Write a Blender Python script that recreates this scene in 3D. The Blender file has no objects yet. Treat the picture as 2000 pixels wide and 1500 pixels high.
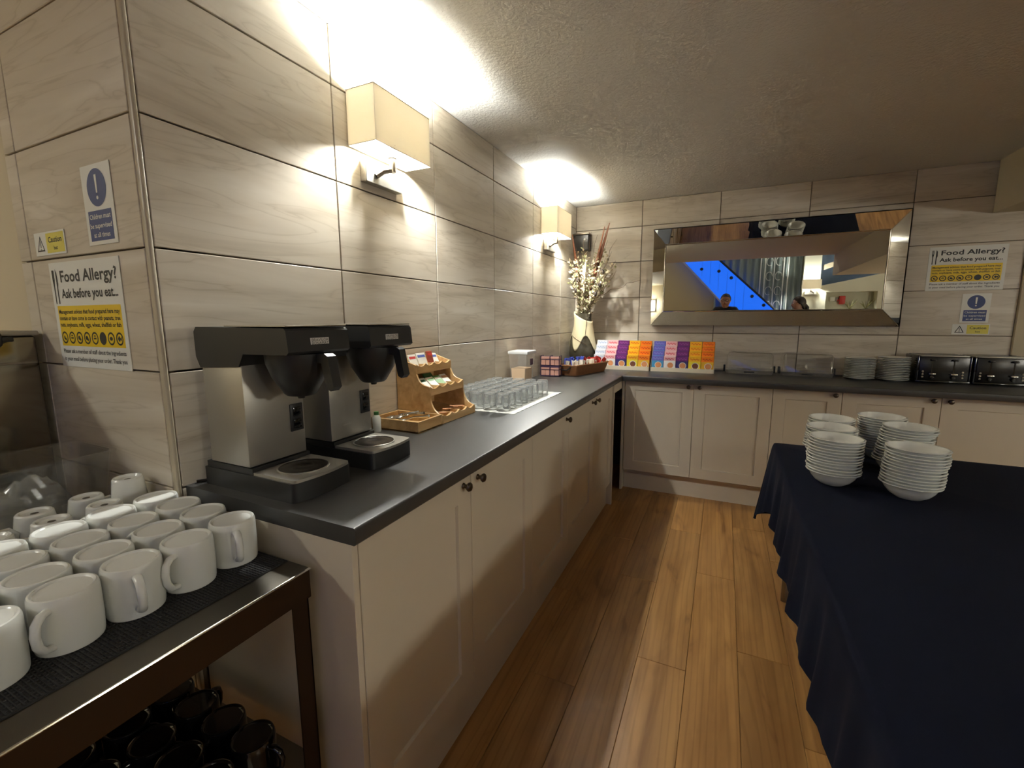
import bpy, bmesh, math, random
from mathutils import Vector, Matrix
random.seed(7)
scene = bpy.context.scene
C = scene.collection
pi = math.pi

# ------------------------------------------------------------------ camera, world, exposure
cam_d = bpy.data.cameras.new('camera'); cam = bpy.data.objects.new('camera', cam_d); C.objects.link(cam)
cam_d.sensor_width = 36.0; cam_d.lens = 876.16 * 36.0 / 2000.0; cam_d.clip_start = 0.02
cam.location = (1.25862, -0.13605, 1.35499)
cam.rotation_euler = (math.radians(81.6238), math.radians(0.2261), math.radians(25.1138))
scene.camera = cam
scene.view_settings.view_transform = 'Standard'; scene.view_settings.look = 'None'
scene.view_settings.gamma = 1.0; scene.view_settings.use_curve_mapping = False
scene.view_settings.exposure = 1.82
world = bpy.data.worlds.new('world'); scene.world = world; world.use_nodes = True
world.node_tree.nodes['Background'].inputs[0].default_value = (0.5, 0.42, 0.3, 1)
world.node_tree.nodes['Background'].inputs[1].default_value = 0.02
BULB = 560.0          # sconce bulb emission strength
HALL_FILL = 2.5           # added hall ceiling lights, out of view, for fill
HALL_LEFT_FILL = 42.0    # added ceiling light at far left, brightening the tiled pier
OPAL_FILL = 17.0          # added wall lights at right, brightening the left-hand doors
scene.cycles.max_bounces = 5; scene.cycles.diffuse_bounces = 4; scene.cycles.glossy_bounces = 4; scene.cycles.transparent_max_bounces = 24
scene.cycles.adaptive_threshold = 0.08; scene.cycles.adaptive_min_samples = 16
scene.cycles.sample_clamp_indirect = 4.0
scene.cycles.caustics_refractive = False; scene.cycles.caustics_reflective = False

# ------------------------------------------------------------------ materials
def lin(c): return tuple((v / 12.92 if v <= 0.04045 else ((v + 0.055) / 1.055) ** 2.4) for v in c)
def rgb(r, g, b): return lin((r / 255.0, g / 255.0, b / 255.0)) + (1.0,)
MATS = {}
def mat(name, col, rough=0.5, metal=0.0, spec=0.5, emit=None, estr=0.0, noise=0.0, nscale=40.0, bump=0.0, bscale=200.0, coat=0.0, stretch=(1, 1, 1), sheen=0.0):
    m = bpy.data.materials.new(name); m.use_nodes = True; MATS[name] = m
    nt = m.node_tree; b = nt.nodes['Principled BSDF']
    b.inputs['Base Color'].default_value = col; b.inputs['Roughness'].default_value = rough
    b.inputs['Metallic'].default_value = metal; b.inputs['Specular IOR Level'].default_value = spec
    b.inputs['Coat Weight'].default_value = coat; b.inputs['Sheen Weight'].default_value = sheen
    if emit: b.inputs['Emission Color'].default_value = emit; b.inputs['Emission Strength'].default_value = estr
    if noise or bump:
        tc = nt.nodes.new('ShaderNodeTexCoord'); mp = nt.nodes.new('ShaderNodeMapping'); mp.inputs['Scale'].default_value = stretch
        nt.links.new(tc.outputs['Object'], mp.inputs['Vector'])
    if noise:
        n = nt.nodes.new('ShaderNodeTexNoise'); n.inputs['Scale'].default_value = nscale; n.inputs['Detail'].default_value = 5
        nt.links.new(mp.outputs[0], n.inputs['Vector'])
        mx = nt.nodes.new('ShaderNodeMix'); mx.data_type = 'RGBA'
        mx.inputs[6].default_value = tuple(max(0, c * (1 - noise)) for c in col[:3]) + (1,)
        mx.inputs[7].default_value = tuple(min(1, c * (1 + noise)) for c in col[:3]) + (1,)
        nt.links.new(n.outputs[0], mx.inputs[0]); nt.links.new(mx.outputs[2], b.inputs['Base Color'])
    if bump:
        n2 = nt.nodes.new('ShaderNodeTexNoise'); n2.inputs['Scale'].default_value = bscale; n2.inputs['Detail'].default_value = 3
        nt.links.new(mp.outputs[0], n2.inputs['Vector'])
        bp = nt.nodes.new('ShaderNodeBump'); bp.inputs['Strength'].default_value = bump; bp.inputs['Distance'].default_value = 0.002
        nt.links.new(n2.outputs[0], bp.inputs['Height']); nt.links.new(bp.outputs[0], b.inputs['Normal'])
    return m

def ramp(nt, stops):
    r = nt.nodes.new('ShaderNodeValToRGB'); e = r.color_ramp.elements
    while len(e) < len(stops): e.new(0.5)
    for q, (p, c) in zip(e, stops): q.position = p; q.color = c
    return r

def stone(name, along):
    """polished beige stone-look tile with long wavy veins running along one axis; every tile has its own cut of the pattern"""
    m = bpy.data.materials.new(name); m.use_nodes = True; nt = m.node_tree; b = nt.nodes['Principled BSDF']
    tc = nt.nodes.new('ShaderNodeTexCoord'); oi = nt.nodes.new('ShaderNodeObjectInfo')
    ad = nt.nodes.new('ShaderNodeVectorMath'); ad.operation = 'MULTIPLY_ADD'
    ad.inputs[1].default_value = (23.1, 17.7, 31.3)
    cb = nt.nodes.new('ShaderNodeCombineXYZ')
    for i in range(3): nt.links.new(oi.outputs['Random'], cb.inputs[i])
    nt.links.new(cb.outputs[0], ad.inputs[0]); nt.links.new(tc.outputs['Object'], ad.inputs[2])
    mp = nt.nodes.new('ShaderNodeMapping'); s = {'x': (0.85, 5, 7.0), 'y': (5, 0.85, 7.0)}[along]; mp.inputs['Scale'].default_value = s
    mp.inputs['Rotation'].default_value = {'x': (0, 0.12, 0), 'y': (-0.12, 0, 0)}[along]
    nt.links.new(ad.outputs[0], mp.inputs['Vector'])
    n1 = nt.nodes.new('ShaderNodeTexNoise'); n1.inputs['Scale'].default_value = 1.3; n1.inputs['Detail'].default_value = 4; n1.inputs['Distortion'].default_value = 0.9
    n1.inputs['Roughness'].default_value = 0.55
    nt.links.new(mp.outputs[0], n1.inputs['Vector'])
    r1 = ramp(nt, [(0.26, rgb(178, 166, 146)), (0.45, rgb(201, 190, 171)), (0.58, rgb(208, 198, 180)), (0.75, rgb(222, 214, 199))])
    nt.links.new(n1.outputs[0], r1.inputs[0])
    n2 = nt.nodes.new('ShaderNodeTexNoise'); n2.inputs['Scale'].default_value = 1.7; n2.inputs['Detail'].default_value = 3; n2.inputs['Distortion'].default_value = 1.4
    nt.links.new(mp.outputs[0], n2.inputs['Vector'])
    sub = nt.nodes.new('ShaderNodeMath'); sub.operation = 'SUBTRACT'; sub.inputs[1].default_value = 0.5
    ab = nt.nodes.new('ShaderNodeMath'); ab.operation = 'ABSOLUTE'
    nt.links.new(n2.outputs[0], sub.inputs[0]); nt.links.new(sub.outputs[0], ab.inputs[0])
    r2 = ramp(nt, [(0.0, (0.68, 0.64, 0.58, 1)), (0.016, (0.9, 0.88, 0.85, 1)), (0.05, (1, 1, 1, 1))]); nt.links.new(ab.outputs[0], r2.inputs[0])
    mu = nt.nodes.new('ShaderNodeMix'); mu.data_type = 'RGBA'; mu.blend_type = 'MULTIPLY'; mu.inputs[0].default_value = 0.5
    nt.links.new(r1.outputs[0], mu.inputs[6]); nt.links.new(r2.outputs[0], mu.inputs[7])
    nt.links.new(mu.outputs[2], b.inputs['Base Color'])
    b.inputs['Roughness'].default_value = 0.32; b.inputs['Specular IOR Level'].default_value = 0.35
    return m

def woodmat(name, dark, light, scale=(18, 1.2, 18), rough=0.4, per=True, knots=False, bump=0.08):
    m = bpy.data.materials.new(name); m.use_nodes = True; nt = m.node_tree; b = nt.nodes['Principled BSDF']
    tc = nt.nodes.new('ShaderNodeTexCoord'); mp = nt.nodes.new('ShaderNodeMapping'); mp.inputs['Scale'].default_value = scale
    if per:
        oi = nt.nodes.new('ShaderNodeObjectInfo'); cb = nt.nodes.new('ShaderNodeCombineXYZ')
        for i in range(3): nt.links.new(oi.outputs['Random'], cb.inputs[i])
        ad = nt.nodes.new('ShaderNodeVectorMath'); ad.operation = 'MULTIPLY_ADD'; ad.inputs[1].default_value = (13.1, 27.7, 11.3)
        nt.links.new(cb.outputs[0], ad.inputs[0]); nt.links.new(tc.outputs['Object'], ad.inputs[2]); nt.links.new(ad.outputs[0], mp.inputs['Vector'])
    else: nt.links.new(tc.outputs['Object'], mp.inputs['Vector'])
    n1 = nt.nodes.new('ShaderNodeTexNoise'); n1.inputs['Scale'].default_value = 1.0; n1.inputs['Detail'].default_value = 4; n1.inputs['Distortion'].default_value = 0.6
    nt.links.new(mp.outputs[0], n1.inputs['Vector'])
    r1 = ramp(nt, [(0.28, dark), (0.5, tuple((a + c) / 2 for a, c in zip(dark, light))), (0.7, light)])
    nt.links.new(n1.outputs[0], r1.inputs[0]); out = r1.outputs[0]
    if knots:
        mp2 = nt.nodes.new('ShaderNodeMapping'); mp2.inputs['Scale'].default_value = (7, 1.9, 7); nt.links.new(ad.outputs[0], mp2.inputs['Vector'])
        vo = nt.nodes.new('ShaderNodeTexNoise'); vo.inputs['Scale'].default_value = 1.5; vo.inputs['Detail'].default_value = 3; vo.inputs['Distortion'].default_value = 0.8; nt.links.new(mp2.outputs[0], vo.inputs['Vector'])
        r2 = ramp(nt, [(0.26, (0.5, 0.42, 0.35, 1)), (0.36, (0.86, 0.82, 0.78, 1)), (0.5, (1, 1, 1, 1))]); nt.links.new(vo.outputs[0], r2.inputs[0])
        # cathedral grain rings
        wv = nt.nodes.new('ShaderNodeTexWave'); wv.wave_type = 'RINGS'; wv.rings_direction = 'Z'
        wv.inputs['Scale'].default_value = 1.3; wv.inputs['Distortion'].default_value = 9; wv.inputs['Detail'].default_value = 2.5; wv.inputs['Detail Scale'].default_value = 0.8
        mp3 = nt.nodes.new('ShaderNodeMapping'); mp3.inputs['Scale'].default_value = (9, 0.8, 1); nt.links.new(ad.outputs[0], mp3.inputs['Vector']); nt.links.new(mp3.outputs[0], wv.inputs['Vector'])
        r3 = ramp(nt, [(0.0, (0.72, 0.66, 0.58, 1)), (0.25, (1, 1, 1, 1))]); nt.links.new(wv.outputs[0], r3.inputs[0])
        mu = nt.nodes.new('ShaderNodeMix'); mu.data_type = 'RGBA'; mu.blend_type = 'MULTIPLY'; mu.inputs[0].default_value = 0.8
        nt.links.new(out, mu.inputs[6]); nt.links.new(r2.outputs[0], mu.inputs[7])
        mu2 = nt.nodes.new('ShaderNodeMix'); mu2.data_type = 'RGBA'; mu2.blend_type = 'MULTIPLY'; mu2.inputs[0].default_value = 0.55
        nt.links.new(mu.outputs[2], mu2.inputs[6]); nt.links.new(r3.outputs[0], mu2.inputs[7]); out = mu2.outputs[2]
        hs = nt.nodes.new('ShaderNodeHueSaturation'); nt.links.new(out, hs.inputs['Color'])
        ma = nt.nodes.new('ShaderNodeMapRange'); ma.inputs[3].default_value = 0.86; ma.inputs[4].default_value = 1.14
        nt.links.new(oi.outputs['Random'], ma.inputs[0]); nt.links.new(ma.outputs[0], hs.inputs['Value']); out = hs.outputs[0]
    nt.links.new(out, b.inputs['Base Color']); b.inputs['Roughness'].default_value = rough
    return m

def clear(name, tint=(0.95, 0.96, 0.95, 1), refl=0.12, rough=0.03, ior=1.45, haze=0.0, solid=False):
    """thin clear plastic or thin glass: see-through with a fresnel shine"""
    m = bpy.data.materials.new(name); m.use_nodes = True; nt = m.node_tree; nt.nodes.remove(nt.nodes['Principled BSDF'])
    o = nt.nodes['Material Output']; t = nt.nodes.new('ShaderNodeBsdfTransparent'); t.inputs[0].default_value = tint
    g = nt.nodes.new('ShaderNodeBsdfGlossy'); g.inputs['Roughness'].default_value = rough; g.inputs[0].default_value = (1, 1, 1, 1)
    if solid: f = nt.nodes.new('ShaderNodeFresnel'); f.inputs[0].default_value = ior
    lw = nt.nodes.new('ShaderNodeLayerWeight'); pw_ = nt.nodes.new('ShaderNodeMath'); pw_.operation = 'POWER'; pw_.inputs[1].default_value = 3.0; nt.links.new(lw.outputs['Facing'], pw_.inputs[0])
    if not solid: f = nt.nodes.new('ShaderNodeMath'); f.operation = 'MULTIPLY_ADD'; nt.links.new(pw_.outputs[0], f.inputs[0]); f.inputs[1].default_value = min(0.9, (ior - 1) * 1.6); f.inputs[2].default_value = ((ior - 1) / (ior + 1)) ** 2
    a = nt.nodes.new('ShaderNodeMath'); a.operation = 'ADD'; a.inputs[1].default_value = refl; a.use_clamp = True
    nt.links.new(f.outputs[0], a.inputs[0]); mx = nt.nodes.new('ShaderNodeMixShader')
    nt.links.new(a.outputs[0], mx.inputs[0]); nt.links.new(t.outputs[0], mx.inputs[1]); nt.links.new(g.outputs[0], mx.inputs[2])
    if haze:
        d = nt.nodes.new('ShaderNodeBsdfDiffuse'); d.inputs[0].default_value = (0.85, 0.86, 0.84, 1); tl_ = nt.nodes.new('ShaderNodeBsdfTranslucent'); tl_.inputs[0].default_value = (0.85, 0.86, 0.84, 1)
        m1 = nt.nodes.new('ShaderNodeMixShader'); nt.links.new(d.outputs[0], m1.inputs[1]); nt.links.new(tl_.outputs[0], m1.inputs[2])
        m2_ = nt.nodes.new('ShaderNodeMixShader'); m2_.inputs[0].default_value = haze; nt.links.new(mx.outputs[0], m2_.inputs[1]); nt.links.new(m1.outputs[0], m2_.inputs[2]); mx = m2_
    nt.links.new(mx.outputs[0], o.inputs[0]); return m

def shademat(name):
    m = bpy.data.materials.new(name); m.use_nodes = True; nt = m.node_tree; nt.nodes.remove(nt.nodes['Principled BSDF'])
    o = nt.nodes['Material Output']; d = nt.nodes.new('ShaderNodeBsdfDiffuse'); d.inputs[0].default_value = rgb(245, 238, 222)
    t = nt.nodes.new('ShaderNodeBsdfTranslucent'); t.inputs[0].default_value = rgb(250, 240, 216)
    mx = nt.nodes.new('ShaderNodeMixShader'); mx.inputs[0].default_value = 0.085
    nt.links.new(d.outputs[0], mx.inputs[1]); nt.links.new(t.outputs[0], mx.inputs[2]); nt.links.new(mx.outputs[0], o.inputs[0]); return m

def ceilmat():
    m = mat('stippled_paint', rgb(226, 224, 217), 0.8, spec=0.2); nt = m.node_tree; b = nt.nodes['Principled BSDF']
    tc = nt.nodes.new('ShaderNodeTexCoord'); v = nt.nodes.new('ShaderNodeTexNoise'); v.inputs['Scale'].default_value = 70; v.inputs['Detail'].default_value = 4; v.inputs['Roughness'].default_value = 0.6
    nt.links.new(tc.outputs['Object'], v.inputs['Vector'])
    bp = nt.nodes.new('ShaderNodeBump'); bp.inputs['Strength'].default_value = 0.6; bp.inputs['Distance'].default_value = 0.010
    nt.links.new(v.outputs[0], bp.inputs['Height']); nt.links.new(bp.outputs[0], b.inputs['Normal']); return m

TILE_Y = stone('stone_tile_lengthwise', 'y'); TILE_X = stone('stone_tile_crosswise', 'x')
GROUT = mat('grout', rgb(112, 97, 78), 0.9, noise=0.1)
TRIM = mat('tile_trim', rgb(182, 171, 148), 0.35)
CEIL = ceilmat()
PLAIN = mat('magnolia_paint', rgb(196, 184, 156), 0.7)
PLANK = woodmat('oak_vinyl', rgb(146, 103, 54), rgb(188, 142, 84), (17, 1.2, 17), 0.36, True, True)
SLAB = woodmat('oak_vinyl_sheet', rgb(118, 78, 38), rgb(178, 130, 74), (26, 1.6, 26), 0.4, False)
DOOR = mat('cashmere_paint', rgb(206, 195, 175), 0.42, spec=0.4)
DARKVOID = mat('dark_void', rgb(40, 36, 32), 0.8)  # dark colour standing in for shade inside the corner gap; also rail, studs
TOP = mat('charcoal_laminate', rgb(64, 63, 61), 0.38, noise=0.12, nscale=90)
KNOB = mat('pewter', rgb(98, 88, 76), 0.28, 1.0)
STEEL = mat('brushed_steel', rgb(172, 168, 158), 0.38, 0.7, noise=0.05, nscale=30, stretch=(1, 1, 40))
STEELD = mat('dull_steel', rgb(140, 130, 116), 0.3, 1.0); SHELFM = mat('dark_shelf_steel', rgb(92, 87, 78), 0.42, 0.9)
CHROME = mat('chrome', rgb(222, 220, 214), 0.1, 1.0)
BLACK = mat('black_plastic', rgb(36, 36, 35), 0.4)
BLACKG = mat('gloss_black', rgb(14, 13, 13), 0.12, coat=0.5)
CHINA = mat('white_china', rgb(224, 225, 219), 0.24, spec=0.4)
CHINAB = mat('unglazed_rim', rgb(190, 176, 156), 0.6)
NAVY = mat('navy_cloth', rgb(9, 14, 32), 0.9, spec=0.15, noise=0.15, nscale=6)
BAMBOO = woodmat('bamboo', rgb(186, 144, 90), rgb(222, 186, 132), (30, 4, 30), 0.42)
MIRROR = mat('mirror_silver', rgb(226, 226, 220), 0.012, 1.0)
PAPER = mat('white_vinyl', rgb(228, 228, 220), 0.45)
YEL = mat('sign_yellow', rgb(236, 200, 22), 0.45)
YELP = mat('pale_sign_yellow', rgb(224, 210, 84), 0.5)
INK = mat('black_ink', rgb(26, 26, 24), 0.5)
INKB = mat('sign_blue', rgb(38, 58, 120), 0.45)
CLEAR = clear('clear_acrylic', (0.95, 0.955, 0.955, 1), 0.01, 0.05, 1.5, 0.015); CLEARB = clear('clear_tray_plastic', (0.94, 0.945, 0.94, 1), 0.05, 0.12, 1.5, 0.12); FILM = clear('crinkled_film', (0.95, 0.95, 0.93, 1), 0.06, 0.2, 1.35, 0.22)
GLASSM = clear('tumbler_glass', (0.99, 0.995, 0.99, 1), 0.0, 0.04, 1.38, 0.15, True)  # white haze mixed in to brighten the glass in place of sparkle
FROST = mat('frosted_plastic', rgb(214, 212, 206), 0.35, spec=0.5)
SUGAR = mat('brown_sugar', rgb(222, 186, 146), 0.9)
SHADE = shademat('linen_shade')
BULBM = mat('lit_bulb', (1, 1, 1, 1), 0.3, emit=(0.98, 1.0, 0.975, 1), estr=BULB)

# ------------------------------------------------------------------ mesh helpers
class MB:
    def __init__(s): s.v = []; s.f = []
    def add(s, v, f):
        o = len(s.v); s.v += [tuple(p) for p in v]; s.f += [tuple(i + o for i in q) for q in f]; return s
    def box(s, x0, x1, y0, y1, z0, z1):
        v = [(x, y, z) for z in (z0, z1) for y in (y0, y1) for x in (x0, x1)]
        return s.add(v, [(0, 2, 3, 1), (4, 5, 7, 6), (0, 1, 5, 4), (2, 6, 7, 3), (0, 4, 6, 2), (1, 3, 7, 5)])
    def rbox(s, x0, x1, y0, y1, z0, z1, r=0.004, seg=2):
        bm = bmesh.new(); bmesh.ops.create_cube(bm, size=1)
        for v in bm.verts: v.co = Vector(((x0 + x1) / 2 + v.co.x * (x1 - x0), (y0 + y1) / 2 + v.co.y * (y1 - y0), (z0 + z1) / 2 + v.co.z * (z1 - z0)))
        bmesh.ops.bevel(bm, geom=bm.edges[:], offset=r, segments=seg, profile=0.5, affect='EDGES')
        bm.verts.index_update(); s.add([v.co[:] for v in bm.verts], [[v.index for v in f.verts] for f in bm.faces]); bm.free(); return s
    def prism(s, pts, a, b, axis='y'):
        """extrude a 2D outline between a and b along axis; outline is (x,z) for y, (y,z) for x, (x,y) for z"""
        n = len(pts)
        P = {'y': lambda p, t: (p[0], t, p[1]), 'x': lambda p, t: (t, p[0], p[1]), 'z': lambda p, t: (p[0], p[1], t)}[axis]
        v = [P(p, a) for p in pts] + [P(p, b) for p in pts]
        return s.add(v, [tuple(range(n))[::-1], tuple(range(n, 2 * n))] + [(i, (i + 1) % n, n + (i + 1) % n, n + i) for i in range(n)])
    def lathe(s, prof, seg=32, c=(0, 0, 0), close=False):
        v = []; f = []; n = len(prof)
        for i in range(seg):
            a = 2 * pi * i / seg; ca, sa = math.cos(a), math.sin(a)
            v += [(c[0] + r * ca, c[1] + r * sa, c[2] + z) for r, z in prof]
        for i in range(seg):
            j = (i + 1) % seg
            for k in range(n - 1 if not close else n):
                k2 = (k + 1) % n
                f.append((i * n + k, j * n + k, j * n + k2, i * n + k2))
        return s.add(v, f)
    def tube(s, pts, r, seg=8, flat=None):
        pts = [Vector(p) for p in pts]; n = len(pts); rs = r if isinstance(r, (list, tuple)) else [r] * n
        v = []; f = []; up = None
        for i, p in enumerate(pts):
            t = (pts[min(i + 1, n - 1)] - pts[max(i - 1, 0)]).normalized()
            if up is None: up = Vector((0, 0, 1)) if abs(t.z) < 0.9 else Vector((1, 0, 0))
            sd = t.cross(up)
            if sd.length < 1e-5: sd = t.cross(Vector((0, 1, 0)))
            sd.normalize(); up2 = sd.cross(t).normalized(); up = up2
            for k in range(seg):
                a = 2 * pi * k / seg; v.append(p + sd * math.cos(a) * rs[i] * (flat or 1.0) + up2 * math.sin(a) * rs[i])
        for i in range(n - 1):
            for k in range(seg):
                k2 = (k + 1) % seg; f.append((i * seg + k, i * seg + k2, (i + 1) * seg + k2, (i + 1) * seg + k))
        f.append(tuple(range(seg))[::-1]); f.append(tuple((n - 1) * seg + k for k in range(seg)))
        return s.add(v, f)
    def ell(s, c, r, seg=12, rings=8):
        pr = [(max(1e-4, math.sin(pi * i / rings)), -math.cos(pi * i / rings)) for i in range(rings + 1)]
        o = len(s.v); s.lathe(pr, seg)
        for i in range(o, len(s.v)): p = s.v[i]; s.v[i] = (c[0] + p[0] * r[0], c[1] + p[1] * r[1], c[2] + p[2] * r[2])
        return s
    def tr(s, M):
        s.v = [tuple(M @ Vector(p)) for p in s.v]; return s
    def mesh(s, name, m, smooth=False, ang=35):
        me = bpy.data.meshes.new(name); me.from_pydata(s.v, [], s.f); me.validate(); me.update()
        bm = bmesh.new(); bm.from_mesh(me); bmesh.ops.remove_doubles(bm, verts=bm.verts, dist=1e-6); bmesh.ops.recalc_face_normals(bm, faces=bm.faces); bm.to_mesh(me); bm.free()
        me.materials.append(m)
        if smooth:
            me.polygons.foreach_set('use_smooth', [True] * len(me.polygons)); me.set_sharp_from_angle(angle=math.radians(ang))
        return me
    def obj(s, name, m, parent=None, smooth=False, ang=35, loc=None):
        o = bpy.data.objects.new(name, s.mesh(name, m, smooth, ang)); C.objects.link(o)
        if parent is not None: o.parent = parent
        if loc: o.location = loc
        return o
def tag(o, label, cat, group=None, kind=None):
    o['label'] = label; o['category'] = cat
    if group: o['group'] = group
    if kind: o['kind'] = kind
    return o
def thing(name, loc, label, cat, group=None, rz=0.0, kind=None):
    o = bpy.data.objects.new(name, None); o.empty_display_size = 0.05; C.objects.link(o); o.location = loc; o.rotation_euler = (0, 0, rz)
    return tag(o, label, cat, group, kind)
def link(name, me, parent=None, loc=None, rot=None):
    o = bpy.data.objects.new(name, me); C.objects.link(o)
    if parent is not None: o.parent = parent
    if loc: o.location = loc
    if rot: o.rotation_euler = rot
    return o
def clone(o, parent=None):
    c = o.copy(); C.objects.link(c); c.parent = parent
    for ch in list(o.children): clone(ch, c)
    return c
ORD = ['first', 'second', 'third', 'fourth', 'fifth', 'sixth', 'seventh', 'eighth', 'ninth', 'tenth', 'eleventh', 'twelfth', 'thirteenth', 'fourteenth', 'fifteenth', 'sixteenth', 'seventeenth', 'eighteenth', 'nineteenth', 'twentieth', 'twenty-first', 'twenty-second']
FONTS = {}
def text(s, size, m, parent, x, y, z, align='LEFT', name='lettering', bold=0.0, width=None, rot=None):
    cu = bpy.data.curves.new(name, 'FONT'); cu.body = s; cu.size = size; cu.align_x = align; cu.extrude = 0.0; cu.offset = bold
    cu.resolution_u = 2
    o = bpy.data.objects.new(name, cu); C.objects.link(o); bpy.context.view_layer.update()
    me = bpy.data.meshes.new_from_object(o); bpy.data.objects.remove(o); bpy.data.curves.remove(cu)
    if width:
        xs = [v.co.x for v in me.vertices]; w = max(xs) - min(xs)
        for v in me.vertices: v.co.x *= width / w
    me.materials.clear(); me.materials.append(m)
    o = bpy.data.objects.new(name, me); C.objects.link(o); o.parent = parent; o.location = (x, y, z); o.rotation_euler = rot or (pi / 2, 0, 0); return o

# ------------------------------------------------------------------ dimensions
D = 3.921; ZC = 2.3338; H = [None, 2.1367, 1.8321, 1.5275, 1.2229, 0.918]   # tile lines
CT = 0.922; XF = 0.573; YF = 3.335

# ------------------------------------------------------------------ setting
fl = MB().box(-3.2, 4.8, -6.2, 4.1, -0.1, -0.004).obj('floor', SLAB); tag(fl, 'oak effect vinyl plank floor between the cabinets and the table', 'floor', kind='structure')
pw, pl = 0.183, 1.22; k = 0
pm = MB().rbox(-pw / 2 + 0.0006, pw / 2 - 0.0006, -pl / 2 + 0.0006, pl / 2 - 0.0006, -0.0038, 0.0, 0.0012, 1).mesh('plank', PLANK)
offs = [0.15, 0.75, 0.38, 0.98, 0.55, 0.05, 0.82, 0.3, 0.66, 0.1, 0.9]
for i in range(11):
    x = 0.47 + i * pw + pw / 2
    y = -1.35 + offs[i] * pl * 0.9
    while y - pl / 2 < 3.6:
        link('plank', pm, fl, (x, y, 0)); y += pl
cl = MB().box(-0.2, 4.8, -0.9, 4.1, ZC, ZC + 0.1).obj('ceiling', CEIL); tag(cl, 'low stippled off-white ceiling above the breakfast counter', 'ceiling', kind='structure')
so = MB().box(2.784, 4.8, -0.9, 3.91, 2.011, ZC + 0.02).obj('trim_2', PLAIN); tag(so, 'boxed-in painted soffit running along the right of the ceiling', 'soffit', kind='structure')
c2 = MB().box(-3.2, 4.8, -6.2, -0.9, 3.1, 3.2).obj('ceiling', CEIL); tag(c2, 'higher ceiling of the dining hall seen in the mirror', 'ceiling', kind='structure')
bk = MB().box(-0.2, 4.8, -0.9, -0.86, ZC + 0.002, 3.12).box(-0.24, -0.2, -0.9, 0.52, ZC + 0.002, 3.12).obj('trim_3', PLAIN); tag(bk, 'painted bulkhead where the low ceiling meets the hall', 'bulkhead', kind='structure')
wl = MB().box(-0.2, -0.0125, 0.53, 4.1, 0, ZC + 0.02).obj('wall_left', GROUT); tag(wl, 'stone tiled wall behind the coffee machines and wall lights', 'wall', kind='structure')
wb = MB().box(-0.2, 4.8, D + 0.0125, 4.15, 0, ZC + 0.02).obj('wall_back', GROUT); tag(wb, 'stone tiled back wall carrying the long mirror', 'wall', kind='structure')
wp = MB().box(-0.69, -0.0125, 0.5145, 0.64, 0, 3.12).obj('wall_pier', GROUT); tag(wp, 'tiled end face of the wall at left carrying three stickers', 'wall', kind='structure')
wr = MB().box(-3.2, -0.69, 0.6, 0.75, 0, 3.12).obj('wall_front', PLAIN); tag(wr, 'plain painted wall beyond the pier at the far left', 'wall', kind='structure')
w3 = MB().box(-3.35, -3.2, -6.2, 4.1, 0, 3.2).obj('wall_far_left', PLAIN); tag(w3, 'plain painted side wall of the hall, out of frame', 'wall', kind='structure')
w4 = MB().box(4.8, 4.95, -6.2, 4.1, 0, 3.2).obj('wall_right', PLAIN); tag(w4, 'plain painted wall at the far right of the hall', 'wall', kind='structure')
c3 = MB().box(-3.2, -0.2, -0.9, 0.76, 3.1, 3.2).obj('ceiling', CEIL); tag(c3, 'high ceiling over the water boiler at the far left', 'ceiling', kind='structure')  # unseen; set high so the hall light reaches the top of the pier
# plain painted pilaster at right end of the tiled back wall
pr = MB().box(2.972, 4.8, D - 0.02, D + 0.02, 0, ZC).obj('wall_pilaster', PLAIN); tag(pr, 'plain painted wall strip right of the tiled back wall', 'wall', kind='structure')

TCACHE = {}
def tile(parent, axis, a0, a1, z0, z1, g=0.0022):
    w, h = a1 - a0 - 2 * g, z1 - z0 - 2 * g; key = (axis, round(w, 4), round(h, 4))
    if key not in TCACHE:
        mb = MB()
        if axis == 'y': mb.rbox(-0.012, 0, -w / 2, w / 2, -h / 2, h / 2, 0.0016, 1)
        else: mb.rbox(-w / 2, w / 2, 0, 0.012, -h / 2, h / 2, 0.0016, 1)
        TCACHE[key] = mb.mesh('tile', TILE_Y if axis == 'y' else TILE_X)
    o = link('tile', TCACHE[key], parent)
    o.location = ((0, (a0 + a1) / 2, (z0 + z1) / 2) if axis == 'y' else ((a0 + a1) / 2, 0, (z0 + z1) / 2)); return o
rows_l = [(ZC, 2.144), (2.144, H[2]), (H[2], H[3]), (H[3], H[4]), (H[4], H[5]), (H[5], 0.613)]
rows_b = [(ZC, 2.122), (2.122, H[2]), (H[2], H[3]), (H[3], H[4]), (H[4], H[5]), (H[5], 0.613)]
ys = [0.512, 1.1052, 1.7052, 2.3052, 2.9052, 3.5052, D]
for zt, zb in rows_l:
    for a, b in zip(ys, ys[1:]): tile(wl, 'y', a, b, zb, zt)
xs = [0.0, 0.5802, 1.1802, 1.7802, 2.3802, 2.972]
for zt, zb in rows_b:
    for a, b in zip(xs, xs[1:]): o = tile(wb, 'x', a, b, zb, zt); o.location.y = D
for zt, zb in [(ZC, 2.1367)] + [(H[i], H[i + 1]) for i in range(1, 5)] + [(0.918, 0.613), (0.613, 0.308), (0.308, 0.003)]:
    for a, b in [(-0.69, -0.62), (-0.62, -0.02)]: o = tile(wp, 'x', a, b, zb, zt); o.location.y = 0.502
tr = MB().rbox(-0.02, 0.0005, 0.5015, 0.5125, 0.0, ZC, 0.004, 3).obj('trim_1', TRIM, None, True); tag(tr, 'slim rounded trim strip on the outside corner of the tiling', 'trim', kind='structure')

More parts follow.
